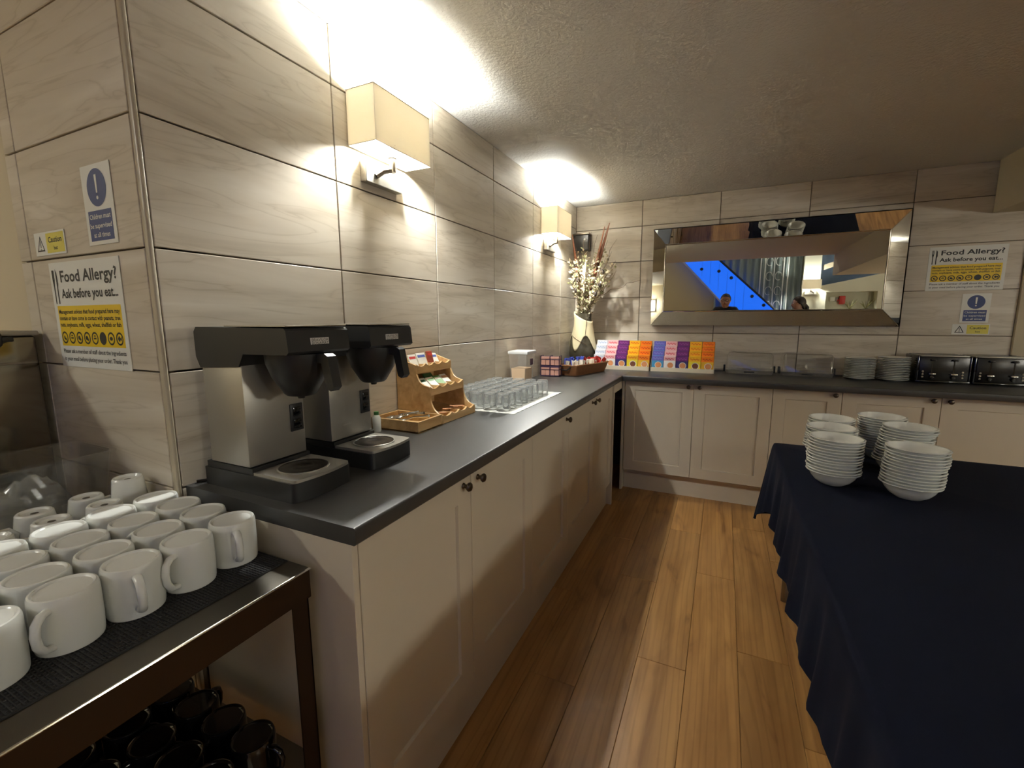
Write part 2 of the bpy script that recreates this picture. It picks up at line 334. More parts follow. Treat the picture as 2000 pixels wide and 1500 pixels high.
# ------------------------------------------------------------------ cabinets
def door_mesh(w, h, name='door'):
    """shaker door facing +x in its own frame: y 0..w, z 0..h, face at x=0, 20 mm thick"""
    s = 0.075; r = 0.009; b = 0.003
    o = [(0, 0), (w, 0), (w, h), (0, h)]; i1 = [(s, s), (w - s, s), (w - s, h - s), (s, h - s)]; i2 = [(s + b, s + b), (w - s - b, s + b), (w - s - b, h - s - b), (s + b, h - s - b)]
    v = [(-0.02, *p) for p in o] + [(-0.0015, *p) for p in o] + [(0, p[0] + (0.0015 if p[0] == 0 else -0.0015), p[1] + (0.0015 if p[1] == 0 else -0.0015)) for p in o] + [(0, *p) for p in i1] + [(-r, *p) for p in i2]
    f = [(3, 2, 1, 0), (16, 17, 18, 19)]
    for a in (0, 4, 8, 12):
        for q in range(4): f.append((a + q, a + (q + 1) % 4, a + 4 + (q + 1) % 4, a + 4 + q))
    return MB().add(v, f).mesh(name, DOOR)
knob_me = MB().lathe([(0.0, 0.030), (0.006, 0.0298), (0.012, 0.027), (0.0145, 0.022), (0.0125, 0.017), (0.007, 0.013), (0.006, 0.006), (0.009, 0.002), (0.0095, 0.0), (0.0, 0.0)], 20).tr(Matrix.Rotation(pi / 2, 4, 'Y')).mesh('knob', KNOB, True)
DC = {}
def add_door(parent, face, a, w, z0, z1, knob_at):
    key = (round(w, 4), round(z1 - z0, 4))
    if key not in DC: DC[key] = door_mesh(w, z1 - z0)
    d = link('door', DC[key], parent, (XF, a, z0)); link('knob', knob_me, d, (0, knob_at - a, 0.853 - z0)); return d
def cab_left(y0, y1, doors, label):
    t = thing('base_cabinet', (0, y0, 0), label, 'cabinet')
    t.location = (0, 0, 0)
    MB().box(0.02, XF - 0.0205, y0, y1, 0.15, 0.881).obj('carcass', DOOR, t)
    MB().box(XF - 0.045, XF - 0.025, y0, y1, 0.0, 0.149).obj('plinth', DOOR, t)
    for a, b, kn in doors: add_door(t, 'x', a + 0.0015, b - a - 0.003, 0.165, 0.879, kn)
    return t
zj = [0.541, 1.02, 1.52, 2.005, 2.5, 2.99]
cab_left(zj[0], zj[2], [(zj[0], zj[1], 0.975), (zj[1], zj[2], 1.062)], 'cream two-door base cabinet below the coffee machines')
cab_left(zj[2], zj[3], [(zj[2], zj[3], 1.962)], 'cream single-door base cabinet below the upturned glasses')
cab_left(zj[3], zj[5], [(zj[3], zj[4], 2.452), (zj[4], zj[5], 2.545)], 'cream two-door base cabinet next to the dark corner gap')
ep = MB().rbox(0.005, XF, 0.523, 0.540, 0, 0.881, 0.001, 1).obj('end_panel', DOOR); tag(ep, 'cream end panel facing the mug trolley', 'panel')
ep2 = MB().rbox(0.4, XF + 0.012, 2.993, 3.011, 0, 0.881, 0.001, 1).obj('end_panel', DOOR); tag(ep2, 'narrow cream end panel on the near side of the dark corner gap', 'panel')
fp = MB().rbox(XF - 0.02, XF, 3.013, 3.32, 0.815, 0.881, 0.001, 1).obj('filler_rail', DOOR); tag(fp, 'short cream rail above the dark corner gap', 'rail')
gap = MB().box(0.03, 0.04, 3.013, 3.9, 0, 0.88).obj('corner_back_panel', DARKVOID); tag(gap, 'back panel of the open corner gap, coloured dark for its shade', 'panel')  # dark sheet put in for the shade of the open gap
MBs = MB().rbox(0.12, 0.42, 3.05, 3.3, 0.3, 0.312, 0.002, 1).obj('corner_shelf', FROST); tag(MBs, 'pale shelf edge inside the dark corner gap', 'shelf')
MB().box(0.12, 0.14, 3.06, 3.08, 0, 0.3).obj('bracket', DARKVOID, MBs); MB().box(0.4, 0.42, 3.06, 3.08, 0, 0.3).obj('bracket', DARKVOID, MBs)
for nm, z, lb in (('storage_tub', 0.312, 'grey plastic tub on the shelf inside the dark corner gap'), ('storage_tub', 0.001, 'grey plastic tub on the floor inside the dark corner gap')):
    t = thing(nm, (0.27, 3.17, z), lb, 'tub'); MB().lathe([(0.0, 0), (0.09, 0), (0.11, 0.2), (0.1, 0.2), (0.08, 0.01), (0, 0.01)], 24).obj('body', FROST, t, True); MB().lathe([(0.0, 0.2), (0.114, 0.2), (0.114, 0.215), (0, 0.22)], 24).obj('lid', STEELD, t, True)
def cab_back(x0, x1, doors, label):
    t = thing('base_cabinet', (0, 0, 0), label, 'cabinet')
    MB().box(x0, x1, YF + 0.0205, 3.9, 0.15, 0.881).obj('carcass', DOOR, t)
    MB().box(x0, x1, YF + 0.06, YF + 0.08, 0.0, 0.149).obj('plinth', DOOR, t)
    for a, b, kn in doors:
        d = link('door', DC.setdefault((round(b - a - 0.003, 4), 0.714), door_mesh(b - a - 0.003, 0.714)), t, (a + 0.0015, YF, 0.168), (0, 0, -pi / 2))
        link('knob', knob_me, d, (0, kn - a - 0.0015, 0.853 - 0.168))
ep3 = MB().rbox(XF + 0.001, 0.592, YF - 0.006, 3.9, 0, 0.881, 0.001, 1).obj('end_panel', DOOR); tag(ep3, 'narrow cream upright at the left end of the back cabinets', 'panel')
cab_back(0.595, 1.586, [(0.595, 1.088, 1.052), (1.088, 1.586, 1.127)], 'cream two-door base cabinet below the cereal stands')
cab_back(1.586, 1.974, [(1.586, 1.974, 1.936)], 'narrow cream base cabinet below the clear food boxes')
cab_back(1.974, 2.955, [(1.974, 2.462, 2.422), (2.462, 2.955, 2.499)], 'cream two-door base cabinet below the toasters')
cab_back(2.955, 3.9, [(2.955, 3.43, 3.39), (3.43, 3.9, 3.47)], 'cream base cabinet at the right end, out of frame')
# worktop: one L-shaped slab with a rounded nose
wt = thing('worktop', (0, 0, 0), 'charcoal laminate worktop running round the corner in an L', 'worktop')
def slab(a0, a1, depth0, front, axis, name, far_end=None):
    r = 0.006; prof = [(depth0, 0.882), (front - r, 0.882), (front - 0.0018, 0.8838), (front, 0.888)] + [(front - r + r * math.cos(t), CT - r + r * math.sin(t)) for t in [0, pi / 8, pi / 4, 3 * pi / 8, pi / 2]] + [(depth0, CT)]
    return prof
p = slab(0, 0, 0.001, 0.588, 'y', '')
MB().prism(p, 0.521, 3.252, 'y').obj('left_run', TOP, wt, True, 50)
p2 = [(D - 0.001 - (d - 0.001), z) for d, z in slab(0, 0, 0.001, D - 3.252, 'x', '')]
m2 = MB().prism(p2, 0.5885, 3.95, 'x'); m2.box(0.001, 0.5885, 3.2525, D - 0.001, 0.882, CT); m2.obj('back_run', TOP, wt, True, 50)
MB().box(0.001, 0.59, 3.2521, 3.2524, CT - 0.001, CT + 0.0004).obj('joint_strip', BLACK, wt)

# ------------------------------------------------------------------ wall lights
def sconce(y, label):
    t = thing('wall_light', (0, y, 1.86), label, 'wall light', 'matching wall lights')
    MB().rbox(0.0005, 0.03, -0.102, 0.102, 0, 0.078, 0.002, 1).obj('backplate', STEEL, t)
    MB().tube([(0.03, -0.05, 0.03), (0.05, -0.03, 0.05), (0.068, -0.008, 0.058)], 0.011, 8).tube([(0.07, 0.0, 0.05), (0.07, 0.0, 0.12)], 0.0125, 12).obj('arm', STEELD, t, True)
    MB().lathe([(0, 0.1), (0.017, 0.1), (0.017, 0.135), (0.013, 0.14), (0, 0.14)], 16, (0.07, 0.0, 0)).obj('lamp_holder', FROST, t, True)
    sh = MB(); x0, x1, y0, y1, z0, z1, w = 0.006, 0.132, -0.16, 0.16, 0.107, 0.290, 0.0016
    sh.box(x0, x1, y0, y0 + w, z0, z1).box(x0, x1, y1 - w, y1, z0, z1).box(x1 - w, x1, y0 + w, y1 - w, z0, z1).box(x0, x0 + w, y0 + w, y1 - w, z0, z1)
    so_ = sh.obj('shade', SHADE, t)
    for z in (z0, z1):
        mb = MB()
        mb.tube([(x0, y0, z), (x1, y0, z)], 0.0016, 6).tube([(x1, y0, z), (x1, y1, z)], 0.0016, 6).tube([(x1, y1, z), (x0, y1, z)], 0.0016, 6).tube([(x0, y1, z), (x0, y0, z)], 0.0016, 6)
        mb.obj('rim_wire', mat('rim_tape', rgb(190, 178, 150), 0.6) if 'rim_tape' not in MATS else MATS['rim_tape'], so_)
    MB().tube([(x0, -0.06, z0 + 0.012), (0.07, 0, z0 + 0.03), (x1, -0.06, z0 + 0.012)], 0.0014, 6).tube([(x0, 0.06, z0 + 0.012), (0.07, 0, z0 + 0.03), (x1, 0.06, z0 + 0.012)], 0.0014, 6).obj('shade_carrier', STEELD, so_)
    MB().ell((0.072, 0.005, 0.199), (0.028, 0.028, 0.056), 14, 10).obj('bulb', BULBM, t, True)
    return t
sconce(1.325, 'boxy cream shaded wall light above the coffee machines')
sconce(3.205, 'boxy cream shaded wall light near the corner, by the dried flowers')

# ------------------------------------------------------------------ mirror
def mirror():
    X0, X1, Z0, Z1 = 0.691, 2.358, 1.289, 2.068; a = 0.09; yo, yi = 3.856, 3.899
    t = thing('wall_mirror', ((X0 + X1) / 2, D - 0.005, Z0), 'long rectangular mirror with a wide silver frame on the back wall', 'mirror')
    t.location = (0, 0, 0)
    O = [(X0, yo, Z0), (X1, yo, Z0), (X1, yo, Z1), (X0, yo, Z1)]; I = [(X0 + a, yi, Z0 + 0.115), (X1 - a, yi, Z0 + 0.115), (X1 - a, yi, Z1 - 0.117), (X0 + a, yi, Z1 - 0.117)]
    g = 0.0012
    for q in range(4):
        A, B, Cc, Dd = [Vector(v) for v in (O[q], O[(q + 1) % 4], I[(q + 1) % 4], I[q])]
        cen = (A + B + Cc + Dd) / 4
        e = (B - A).normalized()
        A += e * g; Dd += e * g; B -= e * g; Cc -= e * g
        back = [Vector((v.x, D - 0.004, v.z)) for v in (A, B, Cc, Dd)]
        MB().add([A, B, Cc, Dd] + back, [(0, 1, 2, 3), (7, 6, 5, 4), (0, 4, 5, 1), (1, 5, 6, 2), (2, 6, 7, 3), (3, 7, 4, 0)]).obj('frame_strip', MIRROR, t)
    MB().box(I[0][0] + 0.006, I[1][0] - 0.006, yi + 0.004, D - 0.004, I[0][2] + 0.006, I[2][2] - 0.006).obj('mirror_glass', MIRROR, t)
    # bright ground bevels around the glass
    for (p, q) in [(0, 1), (1, 2), (2, 3), (3, 0)]:
        MB().tube([I[p], I[q]], 0.0045, 6).obj('bevel_strip', CHROME, t, True)
    for p in range(4): MB().tube([Vector(O[p]) + (Vector(I[p]) - Vector(O[p])) * 0.02, I[p]], 0.0022, 6).obj('mitre_strip', CHROME, t, True)
    r = 0.006
    for (p, q) in [(0, 1), (1, 2), (2, 3), (3, 0)]:
        P, Q = Vector(O[p]), Vector(O[q]); lo = Vector((min(P.x, Q.x) - r, yo, min(P.z, Q.z) - r)); hi = Vector((max(P.x, Q.x) + r, D - 0.002, max(P.z, Q.z) + r))
        if abs(P.x - Q.x) < 1e-6: s_ = -1 if P.x == X0 else 1; lo.x, hi.x = (X0 - r, X0) if s_ < 0 else (X1, X1 + r)
        else: s_ = -1 if P.z == Z0 else 1; lo.z, hi.z = (Z0 - r, Z0) if s_ < 0 else (Z1, Z1 + r)
        MB().box(lo.x, hi.x, lo.y, hi.y, lo.z, hi.z).obj('edge_rail', STEELD, t)
mirror()

# ------------------------------------------------------------------ signs
def disc(mb, cx, cz, r, y, sx=1.0, n=28, r2=0.0):
    v = [(cx + r * sx * math.cos(2 * pi * i / n), y, cz + r * math.sin(2 * pi * i / n)) for i in range(n)]
    if not r2: return mb.add(v, [tuple(range(n))])
    w = [(cx + r2 * sx * math.cos(2 * pi * i / n), y, cz + r2 * math.sin(2 * pi * i / n)) for i in range(n)]
    return mb.add(v + w, [(i, (i + 1) % n, n + (i + 1) % n, n + i) for i in range(n)])
def sign_allergy(x0, x1, z0, z1, yw, label):
    W, Hh = x1 - x0, z1 - z0; t = thing('allergy_notice', (x0, yw, z0), label, 'sign')
    MB().box(0, W, -0.001, 0.0005, 0, Hh).obj('backing', PAPER, t)
    e = -0.0014
    # fork and knife
    mb = MB(); fx, fz = 0.05 * W, 0.60 * Hh
    for q in (-1, 0, 1): mb.box(fx + q * 0.011 * W - 0.0035 * W, fx + q * 0.011 * W + 0.0035 * W, e - 0.0002, e, 0.84 * Hh, 0.93 * Hh)
    mb.prism([(fx - 0.0145 * W, 0.84 * Hh), (fx + 0.0145 * W, 0.84 * Hh), (fx + 0.006 * W, 0.77 * Hh), (fx + 0.006 * W, 0.61 * Hh), (fx - 0.006 * W, 0.61 * Hh), (fx - 0.006 * W, 0.77 * Hh)], e - 0.0002, e)
    mb.prism([(0.09 * W, 0.94 * Hh), (0.108 * W, 0.90 * Hh), (0.114 * W, 0.80 * Hh), (0.104 * W, 0.76 * Hh), (0.104 * W, 0.61 * Hh), (0.09 * W, 0.61 * Hh)], e - 0.0002, e)
    mb.obj('cutlery_symbol', INK, t)
    text('Food Allergy?', 0.15 * Hh, INK, t, 0.15 * W, e, 0.815 * Hh, bold=0.0010, width=0.80 * W)
    text('Ask before you eat...', 0.12 * Hh, INK, t, 0.15 * W, e, 0.665 * Hh, bold=0.0009, width=0.80 * W)
    MB().box(0.05 * W, 0.955 * W, e, -0.001, 0.205 * Hh, 0.59 * Hh).obj('yellow_panel', YEL, t)
    for i, s in enumerate(['Management advises that food prepared here may', 'contain or have come in contact with peanuts, tree', 'nuts, soybeans, milk, eggs, wheat, shellfish or fish']):
        text(s, 0.058 * Hh, INK, t, 0.5 * W, e - 0.0003, (0.515 - i * 0.062) * Hh, 'CENTER', bold=0.0003, width=0.87 * W)
    for i in range(8):
        cx = (0.105 + i * 0.1125) * W; mb = MB(); disc(mb, cx, 0.285 * Hh, 0.052 * W * 0.9, e - 0.0003, r2=0.034 * W)
        if i == 5: disc(mb, cx, 0.285 * Hh, 0.034 * W, e - 0.0003)
        elif i in (0, 2, 3): disc(mb, cx - 0.006 * W, 0.285 * Hh, 0.016 * W, e - 0.0004, 0.6 + 0.2 * i); disc(mb, cx + 0.01 * W, 0.27 * Hh, 0.010 * W, e - 0.0004)
        elif i in (1, 4): mb.box(cx - 0.018 * W, cx + 0.018 * W, e - 0.0004, e - 0.0003, 0.275 * Hh, 0.29 * Hh).box(cx - 0.012 * W, cx + 0.012 * W, e - 0.0004, e - 0.0003, 0.30 * Hh, 0.312 * Hh)
        elif i == 6: disc(mb, cx, 0.285 * Hh, 0.014 * W, e - 0.0004, 1.5)
        else: mb.prism([(cx - 0.025 * W, 0.285 * Hh), (cx - 0.005 * W, 0.315 * Hh), (cx + 0.012 * W, 0.29 * Hh), (cx + 0.026 * W, 0.31 * Hh), (cx + 0.026 * W, 0.26 * Hh), (cx + 0.012 * W, 0.28 * Hh), (cx - 0.005 * W, 0.255 * Hh)], e - 0.0004, e - 0.0003)
        mb.obj('allergen_symbol', INK, t)
    for i, s in enumerate(['Please ask a member of staff about the ingredients', 'in your meal before placing your order. Thank you']):
        text(s, 0.058 * Hh, INK, t, 0.5 * W, e, (0.135 - i * 0.075) * Hh, 'CENTER', bold=0.0002, width=0.9 * W)
def sign_children(x0, x1, z0, z1, yw, label):
    W, Hh = x1 - x0, z1 - z0; t = thing('supervision_notice', (x0, yw, z0), label, 'sign'); e = -0.0014
    MB().box(0, W, -0.001, 0.0005, 0, Hh).obj('backing', PAPER, t)
    disc(MB(), W / 2, 0.71 * Hh, 0.235 * Hh, e, W / (0.74 * Hh) if W > Hh * .9 else 1.0).obj('blue_disc', INKB, t)
    mb = MB().prism([(W * 0.465, 0.87 * Hh), (W * 0.535, 0.87 * Hh), (W * 0.522, 0.645 * Hh), (W * 0.478, 0.645 * Hh)], e - 0.0004, e - 0.0002); disc(mb, W / 2, 0.585 * Hh, 0.024 * Hh, e - 0.0003); mb.obj('exclamation_mark', PAPER, t)
    MB().box(0.1 * W, 0.9 * W, e, -0.001, 0.05 * Hh, 0.43 * Hh).obj('blue_panel', INKB, t)
    for i, s in enumerate(['Children must', 'be supervised', 'at all times']):
        text(s, 0.088 * Hh, PAPER, t, W / 2, e - 0.0003, (0.325 - i * 0.115) * Hh, 'CENTER', bold=0.0002, width=(0.72, 0.74, 0.56)[i] * W)
def sign_caution(x0, x1, z0, z1, yw, label):
    W, Hh = x1 - x0, z1 - z0; t = thing('caution_notice', (x0, yw, z0), label, 'sign'); e = -0.0014
    MB().box(0, W, -0.001, 0.0005, 0, Hh).obj('backing', PAPER, t)
    MB().box(0.4 * W, 0.97 * W, e, -0.001, 0.08 * Hh, 0.92 * Hh).obj('yellow_panel', YELP, t)
    T = [(0.07 * W, 0.18 * Hh), (0.33 * W, 0.18 * Hh), (0.2 * W, 0.86 * Hh)]; cx, cz = 0.2 * W, 0.4 * Hh
    T2 = [(cx + (a - cx) * 0.72, cz + (b - cz) * 0.72) for a, b in T]
    mb = MB().add([(a, e, b) for a, b in T + T2], [(i, (i + 1) % 3, 3 + (i + 1) % 3, 3 + i) for i in range(3)]).box(cx - 0.008 * W, cx + 0.008 * W, e - 0.0002, e, 0.34 * Hh, 0.62 * Hh); disc(mb, cx, 0.275 * Hh, 0.03 * Hh, e)
    mb.obj('warning_triangle', INK, t)
    text('Caution', 0.34 * Hh, INK, t, 0.69 * W, e - 0.0003, 0.52 * Hh, 'CENTER', bold=0.0004, width=0.44 * W)
    text('hot', 0.24 * Hh, INK, t, 0.69 * W, e - 0.0003, 0.2 * Hh, 'CENTER', bold=0.0003)
sign_allergy(-0.513, -0.139, 1.22, 1.515, 0.5008, 'large white and yellow food allergy notice on the left pier')
sign_children(-0.268, -0.128, 1.547, 1.742, 0.5008, 'blue and white child supervision sticker on the left pier')
sign_caution(-0.575, -0.397, 1.538, 1.602, 0.5008, 'small yellow caution sticker on the left pier')
sign_allergy(2.495, 2.888, 1.526, 1.815, D - 0.0012, 'white and yellow food allergy notice right of the long mirror')
sign_children(2.696, 2.841, 1.312, 1.503, D - 0.0012, 'blue and white child supervision sticker above the toasters')
sign_caution(2.664, 2.854, 1.232, 1.302, D - 0.0012, 'small yellow caution sticker above the toasters')

# ------------------------------------------------------------------ coffee machines
def coffee_machine(y0, label):
    t = thing('coffee_machine', (0.035, y0, CT), label, 'coffee machine')
    def outline(x0, x1, ya, yb, bow, r=0.014):
        pts = [(x0, ya)]
        for k in range(5): a = -pi / 2 + k * pi / 8; pts.append((x1 - r + r * math.cos(a), ya + r + r * math.sin(a)))
        for k in range(1, 8): u = k / 8; pts.append((x1 + bow * math.sin(pi * u), ya + r + (yb - ya - 2 * r) * u))
        for k in range(5): a = k * pi / 8; pts.append((x1 - r + r * math.cos(a), yb - r + r * math.sin(a)))
        return pts + [(x0, yb)]
    MB().prism(outline(0.0, 0.335, 0.0, 0.18, 0.008), 0.0, 0.048, 'z').box(0.005, 0.185, 0.004, 0.176, 0.048, 0.064).obj('base', BLACK, t, True)
    pl_ = MB().prism(outline(0.188, 0.336, 0.004, 0.176, 0.008), 0.0482, 0.0555, 'z').obj('warming_tray', STEEL, t, True, 30)
    hp = MB().lathe([(0.0, 0.0568), (0.02, 0.0568), (0.021, 0.0574), (0.045, 0.0574), (0.05, 0.0570), (0.056, 0.0570), (0.0575, 0.0582), (0.0595, 0.0582), (0.061, 0.0556)], 48, (0.262, 0.09, 0)).obj('hot_plate', mat('dark_enamel', rgb(46, 40, 34), 0.25, 0.3) if 'dark_enamel' not in MATS else MATS['dark_enamel'], pl_, True)
    MB().lathe([(0.0585, 0.0583), (0.0605, 0.059), (0.0625, 0.0583), (0.0625, 0.0556), (0.0585, 0.0556)], 48, (0.262, 0.09, 0), True).obj('plate_ring', STEEL, pl_, True)
    MB().rbox(0.026, 0.178, 0.003, 0.172, 0.066, 0.322, 0.0025, 2).obj('column', STEEL, t, True)
    sp = MB().rbox(0.177, 0.1815, 0.126, 0.166, 0.130, 0.205, 0.002, 2).obj('switch_panel', BLACK, t, True)
    for z in (0.138, 0.171): MB().rbox(0.181, 0.1845, 0.134, 0.158, z, z + 0.025, 0.0015, 2).obj('rocker_switch', BLACKG, sp, True)
    prof = [(0.012, 0.340), (0.026, 0.312), (0.176, 0.319), (0.196, 0.350), (0.345, 0.352), (0.352, 0.358), (0.347, 0.405), (0.341, 0.412), (0.022, 0.414), (0.012, 0.402)]
    hd = MB().prism(prof, -0.001, 0.181).obj('head', BLACK, t)
    MB().rbox(0.13, 0.345, 0.001, 0.179, 0.4145, 0.4185, 0.0012, 1).obj('top_plate', CHROME, hd)
    bd = MB().box(0.348, 0.3495, 0.062, 0.116, 0.3715, 0.3885).tr(Matrix.Translation((0.0009, 0, 0))).obj('badge', FROST, hd)
    text('BRAVILOR', 0.0095, BLACK, bd, 0.3508, 0.0645, 0.3802, rot=(pi / 2, 0, pi / 2), width=0.049); text('BONAMAT', 0.0095, BLACK, bd, 0.3508, 0.0645, 0.3728, rot=(pi / 2, 0, pi / 2), width=0.049)
    bk_ = MB().lathe([(0, 0.245), (0.032, 0.245), (0.038, 0.25), (0.062, 0.29), (0.074, 0.325), (0.076, 0.3495), (0, 0.3495)], 40, (0.272, 0.09, 0)).obj('brew_basket', BLACK, t, True)
    MB().lathe([(0, 0.236), (0.008, 0.236), (0.011, 0.246), (0, 0.246)], 16, (0.272, 0.09, 0)).obj('drip_nozzle', BLACK, bk_, True)
    MB().prism([(0.336, 0.3495), (0.336, 0.332), (0.362, 0.328), (0.376, 0.268), (0.388, 0.262), (0.398, 0.272), (0.384, 0.345), (0.374, 0.351)], 0.077, 0.103).obj('handle', BLACK, bk_)
    MB().tube([(0.02, 0.05, 0.006), (-0.01, 0.02, 0.004), (-0.025, -0.012, 0.005)], 0.004, 8).obj('power_cable', BLACKG, t, True)
    return t
coffee_machine(0.555, 'steel and black filter coffee machine nearest the mugs')
coffee_machine(0.815, 'steel and black filter coffee machine next to the bamboo rack')

# ------------------------------------------------------------------ bamboo tray, spoons, sachet rack
t = thing('spoon_tray', (0.01, 1.207, CT), 'open bamboo tray of teaspoons beside the second coffee machine', 'tray')
w, l, h, b = 0.227, 0.163, 0.045, 0.009
MB().box(0, w, 0, l, 0.0005, 0.006).obj('bottom', BAMBOO, t)
for x0, x1, y0, y1 in ((0, w, 0, b), (0, w, l - b, l), (0, b, b, l - b), (w - b, w, b, l - b)): MB().rbox(x0, x1, y0, y1, 0.0005, h, 0.0012, 1).obj('side', BAMBOO, t)
def spoon():
    mb = MB(); n = 9
    mb.ell((0, 0, 0.004), (0.017, 0.025, 0.006), 14, 8); mb.tube([(0, 0.022, 0.005), (0, 0.05, 0.009), (0, 0.09, 0.006), (0, 0.11, 0.005)], [0.003, 0.0025, 0.003, 0.005], 6, 1.0); return mb
sm = spoon().mesh('teaspoon', CHROME, True)
for i, (x, y, z, r, lb) in enumerate([(0.06, 1.25, 0.012, -1.2, 'steel teaspoon nearest the wall in the bamboo tray'), (0.10, 1.252, 0.018, -1.5, 'steel teaspoon lying on top in the bamboo tray'), (0.125, 1.235, 0.008, -1.35, 'steel teaspoon nearest the front in the bamboo tray')]):
    o = link('teaspoon', sm, None, (x - 0.01, y + 0.02, CT + z + 0.016), (0.2, 0.05, r)); o.scale = (1.15, 1.15, 1.3); tag(o, lb, 'spoon', 'teaspoons in the bamboo tray')
milk = thing('sugar_shaker', (0.065, 1.175, CT), 'small white bottle with a green top behind the second coffee machine', 'bottle')
MB().lathe([(0, 0.0005), (0.015, 0.0005), (0.016, 0.006), (0.016, 0.055), (0.009, 0.066), (0, 0.066)], 20).obj('body', CHINA, milk, True)
MB().lathe([(0, 0.066), (0.0095, 0.066), (0.0095, 0.078), (0, 0.079)], 16).obj('cap', mat('green_cap', rgb(60, 116, 62), 0.4), milk, True)

rk = thing('sachet_rack', (0.005, 1.376, CT), 'three-tier bamboo sachet rack with scalloped sides against the wall', 'rack')
def arc(p, q, bow, n=7):
    r = []
    for k in range(n + 1):
        u = k / n; x = p[0] + (q[0] - p[0]) * u; z = p[1] + (q[1] - p[1]) * u; s = math.sin(pi * u) * bow
        r.append((x - s * 0.75, z - s * 0.75))
    return r
side = [(0, 0.001), (0.228, 0.001), (0.228, 0.036)] + arc((0.222, 0.036), (0.168, 0.113), 0.016) + [(0.167, 0.149)] + arc((0.162, 0.151), (0.102, 0.201), 0.013) + [(0.101, 0.238)] + [(0.0, 0.270)]
L = 0.268
for y in (0.0, L - 0.009): MB().prism(side, y, y + 0.009).obj('side_panel', BAMBOO, rk)
MB().box(0.0, 0.008, 0.009, L - 0.009, 0.001, 0.262).obj('back_panel', BAMBOO, rk)
for x, z0, z1 in ((0.228, 0.001, 0.040), (0.167, 0.113, 0.151), (0.101, 0.202, 0.241)):
    pts = [(0.009, z0)] + [(L - 0.009, z0)]
    n = 32; top = []
    for k in range(n + 1):
        u = k / n; ph = (u * 4) % 1.0; top.append((0.009 + (L - 0.018) * u, z1 - 0.011 * max(0, math.sin(pi * ph)) ** 0.8))
    MB().prism(pts + top[::-1], x - 0.009, x, 'x').obj('lip', BAMBOO, rk)
for (x, z) in ((0.219, 0.006), (0.158, 0.116), (0.092, 0.205)):
    MB().prism([(0.008, z + 0.026), (x, z), (x, z + 0.006), (0.008, z + 0.032)], 0.009, L - 0.009).obj('shelf', BAMBOO, rk)
for k in (1, 2, 3):
    y = 0.009 + (L - 0.018) * k / 4
    for (x, z) in ((0.219, 0.006), (0.158, 0.116), (0.092, 0.205)): MB().box(x - 0.04, x, y - 0.003, y + 0.003, z + 0.006, z + 0.033).obj('divider', BAMBOO, rk)
PW = mat('sachet_white', rgb(232, 228, 214), 0.5); PG = mat('sachet_green', rgb(104, 150, 84), 0.5); PR = mat('sachet_red', rgb(196, 52, 44), 0.5); PBr = mat('sachet_brown', rgb(150, 66, 40), 0.5); PBl = mat('sachet_blue', rgb(74, 96, 168), 0.5); PK = mat('sachet_kraft', rgb(206, 150, 104), 0.6); DKG = mat('dark_green', rgb(50, 90, 52), 0.5)
def sachet(x, y, z, w, h, m, band, lb, tilt=-0.55, rz=0.0, grp='sachets in the bamboo rack'):
    t_ = thing('tea_sachet', (x, y, z), lb, 'sachet', grp); t_.rotation_euler = (0, tilt, rz)
    MB().rbox(-0.004, 0.004, -w / 2, w / 2, 0, h, 0.0015, 1).obj('envelope', m, t_)
    if band is not None: MB().box(0.0041, 0.0046, -w / 2 + 0.005, w / 2 - 0.005, h * 0.70, h * 0.86).obj('printed_band', band, t_)
y0 = 1.376
for (yy, w_, m, bd, lb, dz, tl) in [(0.042, 0.052, PW, PR, 'white sachet with a red band at the left of the top tier', 0.0, -0.4), (0.104, 0.062, PW, PBl, 'white sachet with blue lettering in the middle of the top tier', 0.003, -0.4), (0.158, 0.04, PBr, PR, 'brown and red sachet in the top tier', 0.006, -0.25), (0.205, 0.05, PW, PBl, 'white sachet leaning at the right of the top tier', -0.002, -0.5)]:
    sachet(0.075, y0 + yy, CT + 0.215 + dz, w_, 0.068, m, bd, lb, tl)
for (yy, w_, m, bd, lb, dx) in [(0.045, 0.05, PW, DKG, 'white and green sachet at the left of the middle tier', 0), (0.1, 0.05, PW, PG, 'second white and green sachet in the middle tier', 0.004), (0.157, 0.052, PG, PW, 'green sachet with a pale band in the middle tier', 0), (0.213, 0.048, PW, PK, 'plain white sachet at the right of the middle tier', -0.003)]:
    sachet(0.148 + dx, y0 + yy, CT + 0.124, w_, 0.078, m, bd, lb, -0.85)
sachet(0.10, y0 + 0.14, CT + 0.135, 0.06, 0.068, DKG, None, 'dark green sachet at the back of the middle tier', -0.7)
for i, (yy, a, lb) in enumerate([(0.07, 1.3, 'brown sugar stick at the left of the bottom tier'), (0.12, 1.75, 'brown sugar stick crossing the middle of the bottom tier'), (0.165, 1.45, 'brown sugar stick right of the middle in the bottom tier'), (0.2, 1.6, 'brown sugar stick at the right of the bottom tier')]):
    o = MB().rbox(-0.045, 0.045, -0.008, 0.008, 0, 0.006, 0.002, 1).obj('sugar_stick', PK); o.location = (0.20 - 0.02 * (i % 2), y0 + yy, CT + 0.031 + 0.006 * (i % 3)); o.rotation_euler = (0, 0.15, a); tag(o, lb, 'sugar stick', 'sugar sticks in the bamboo rack')

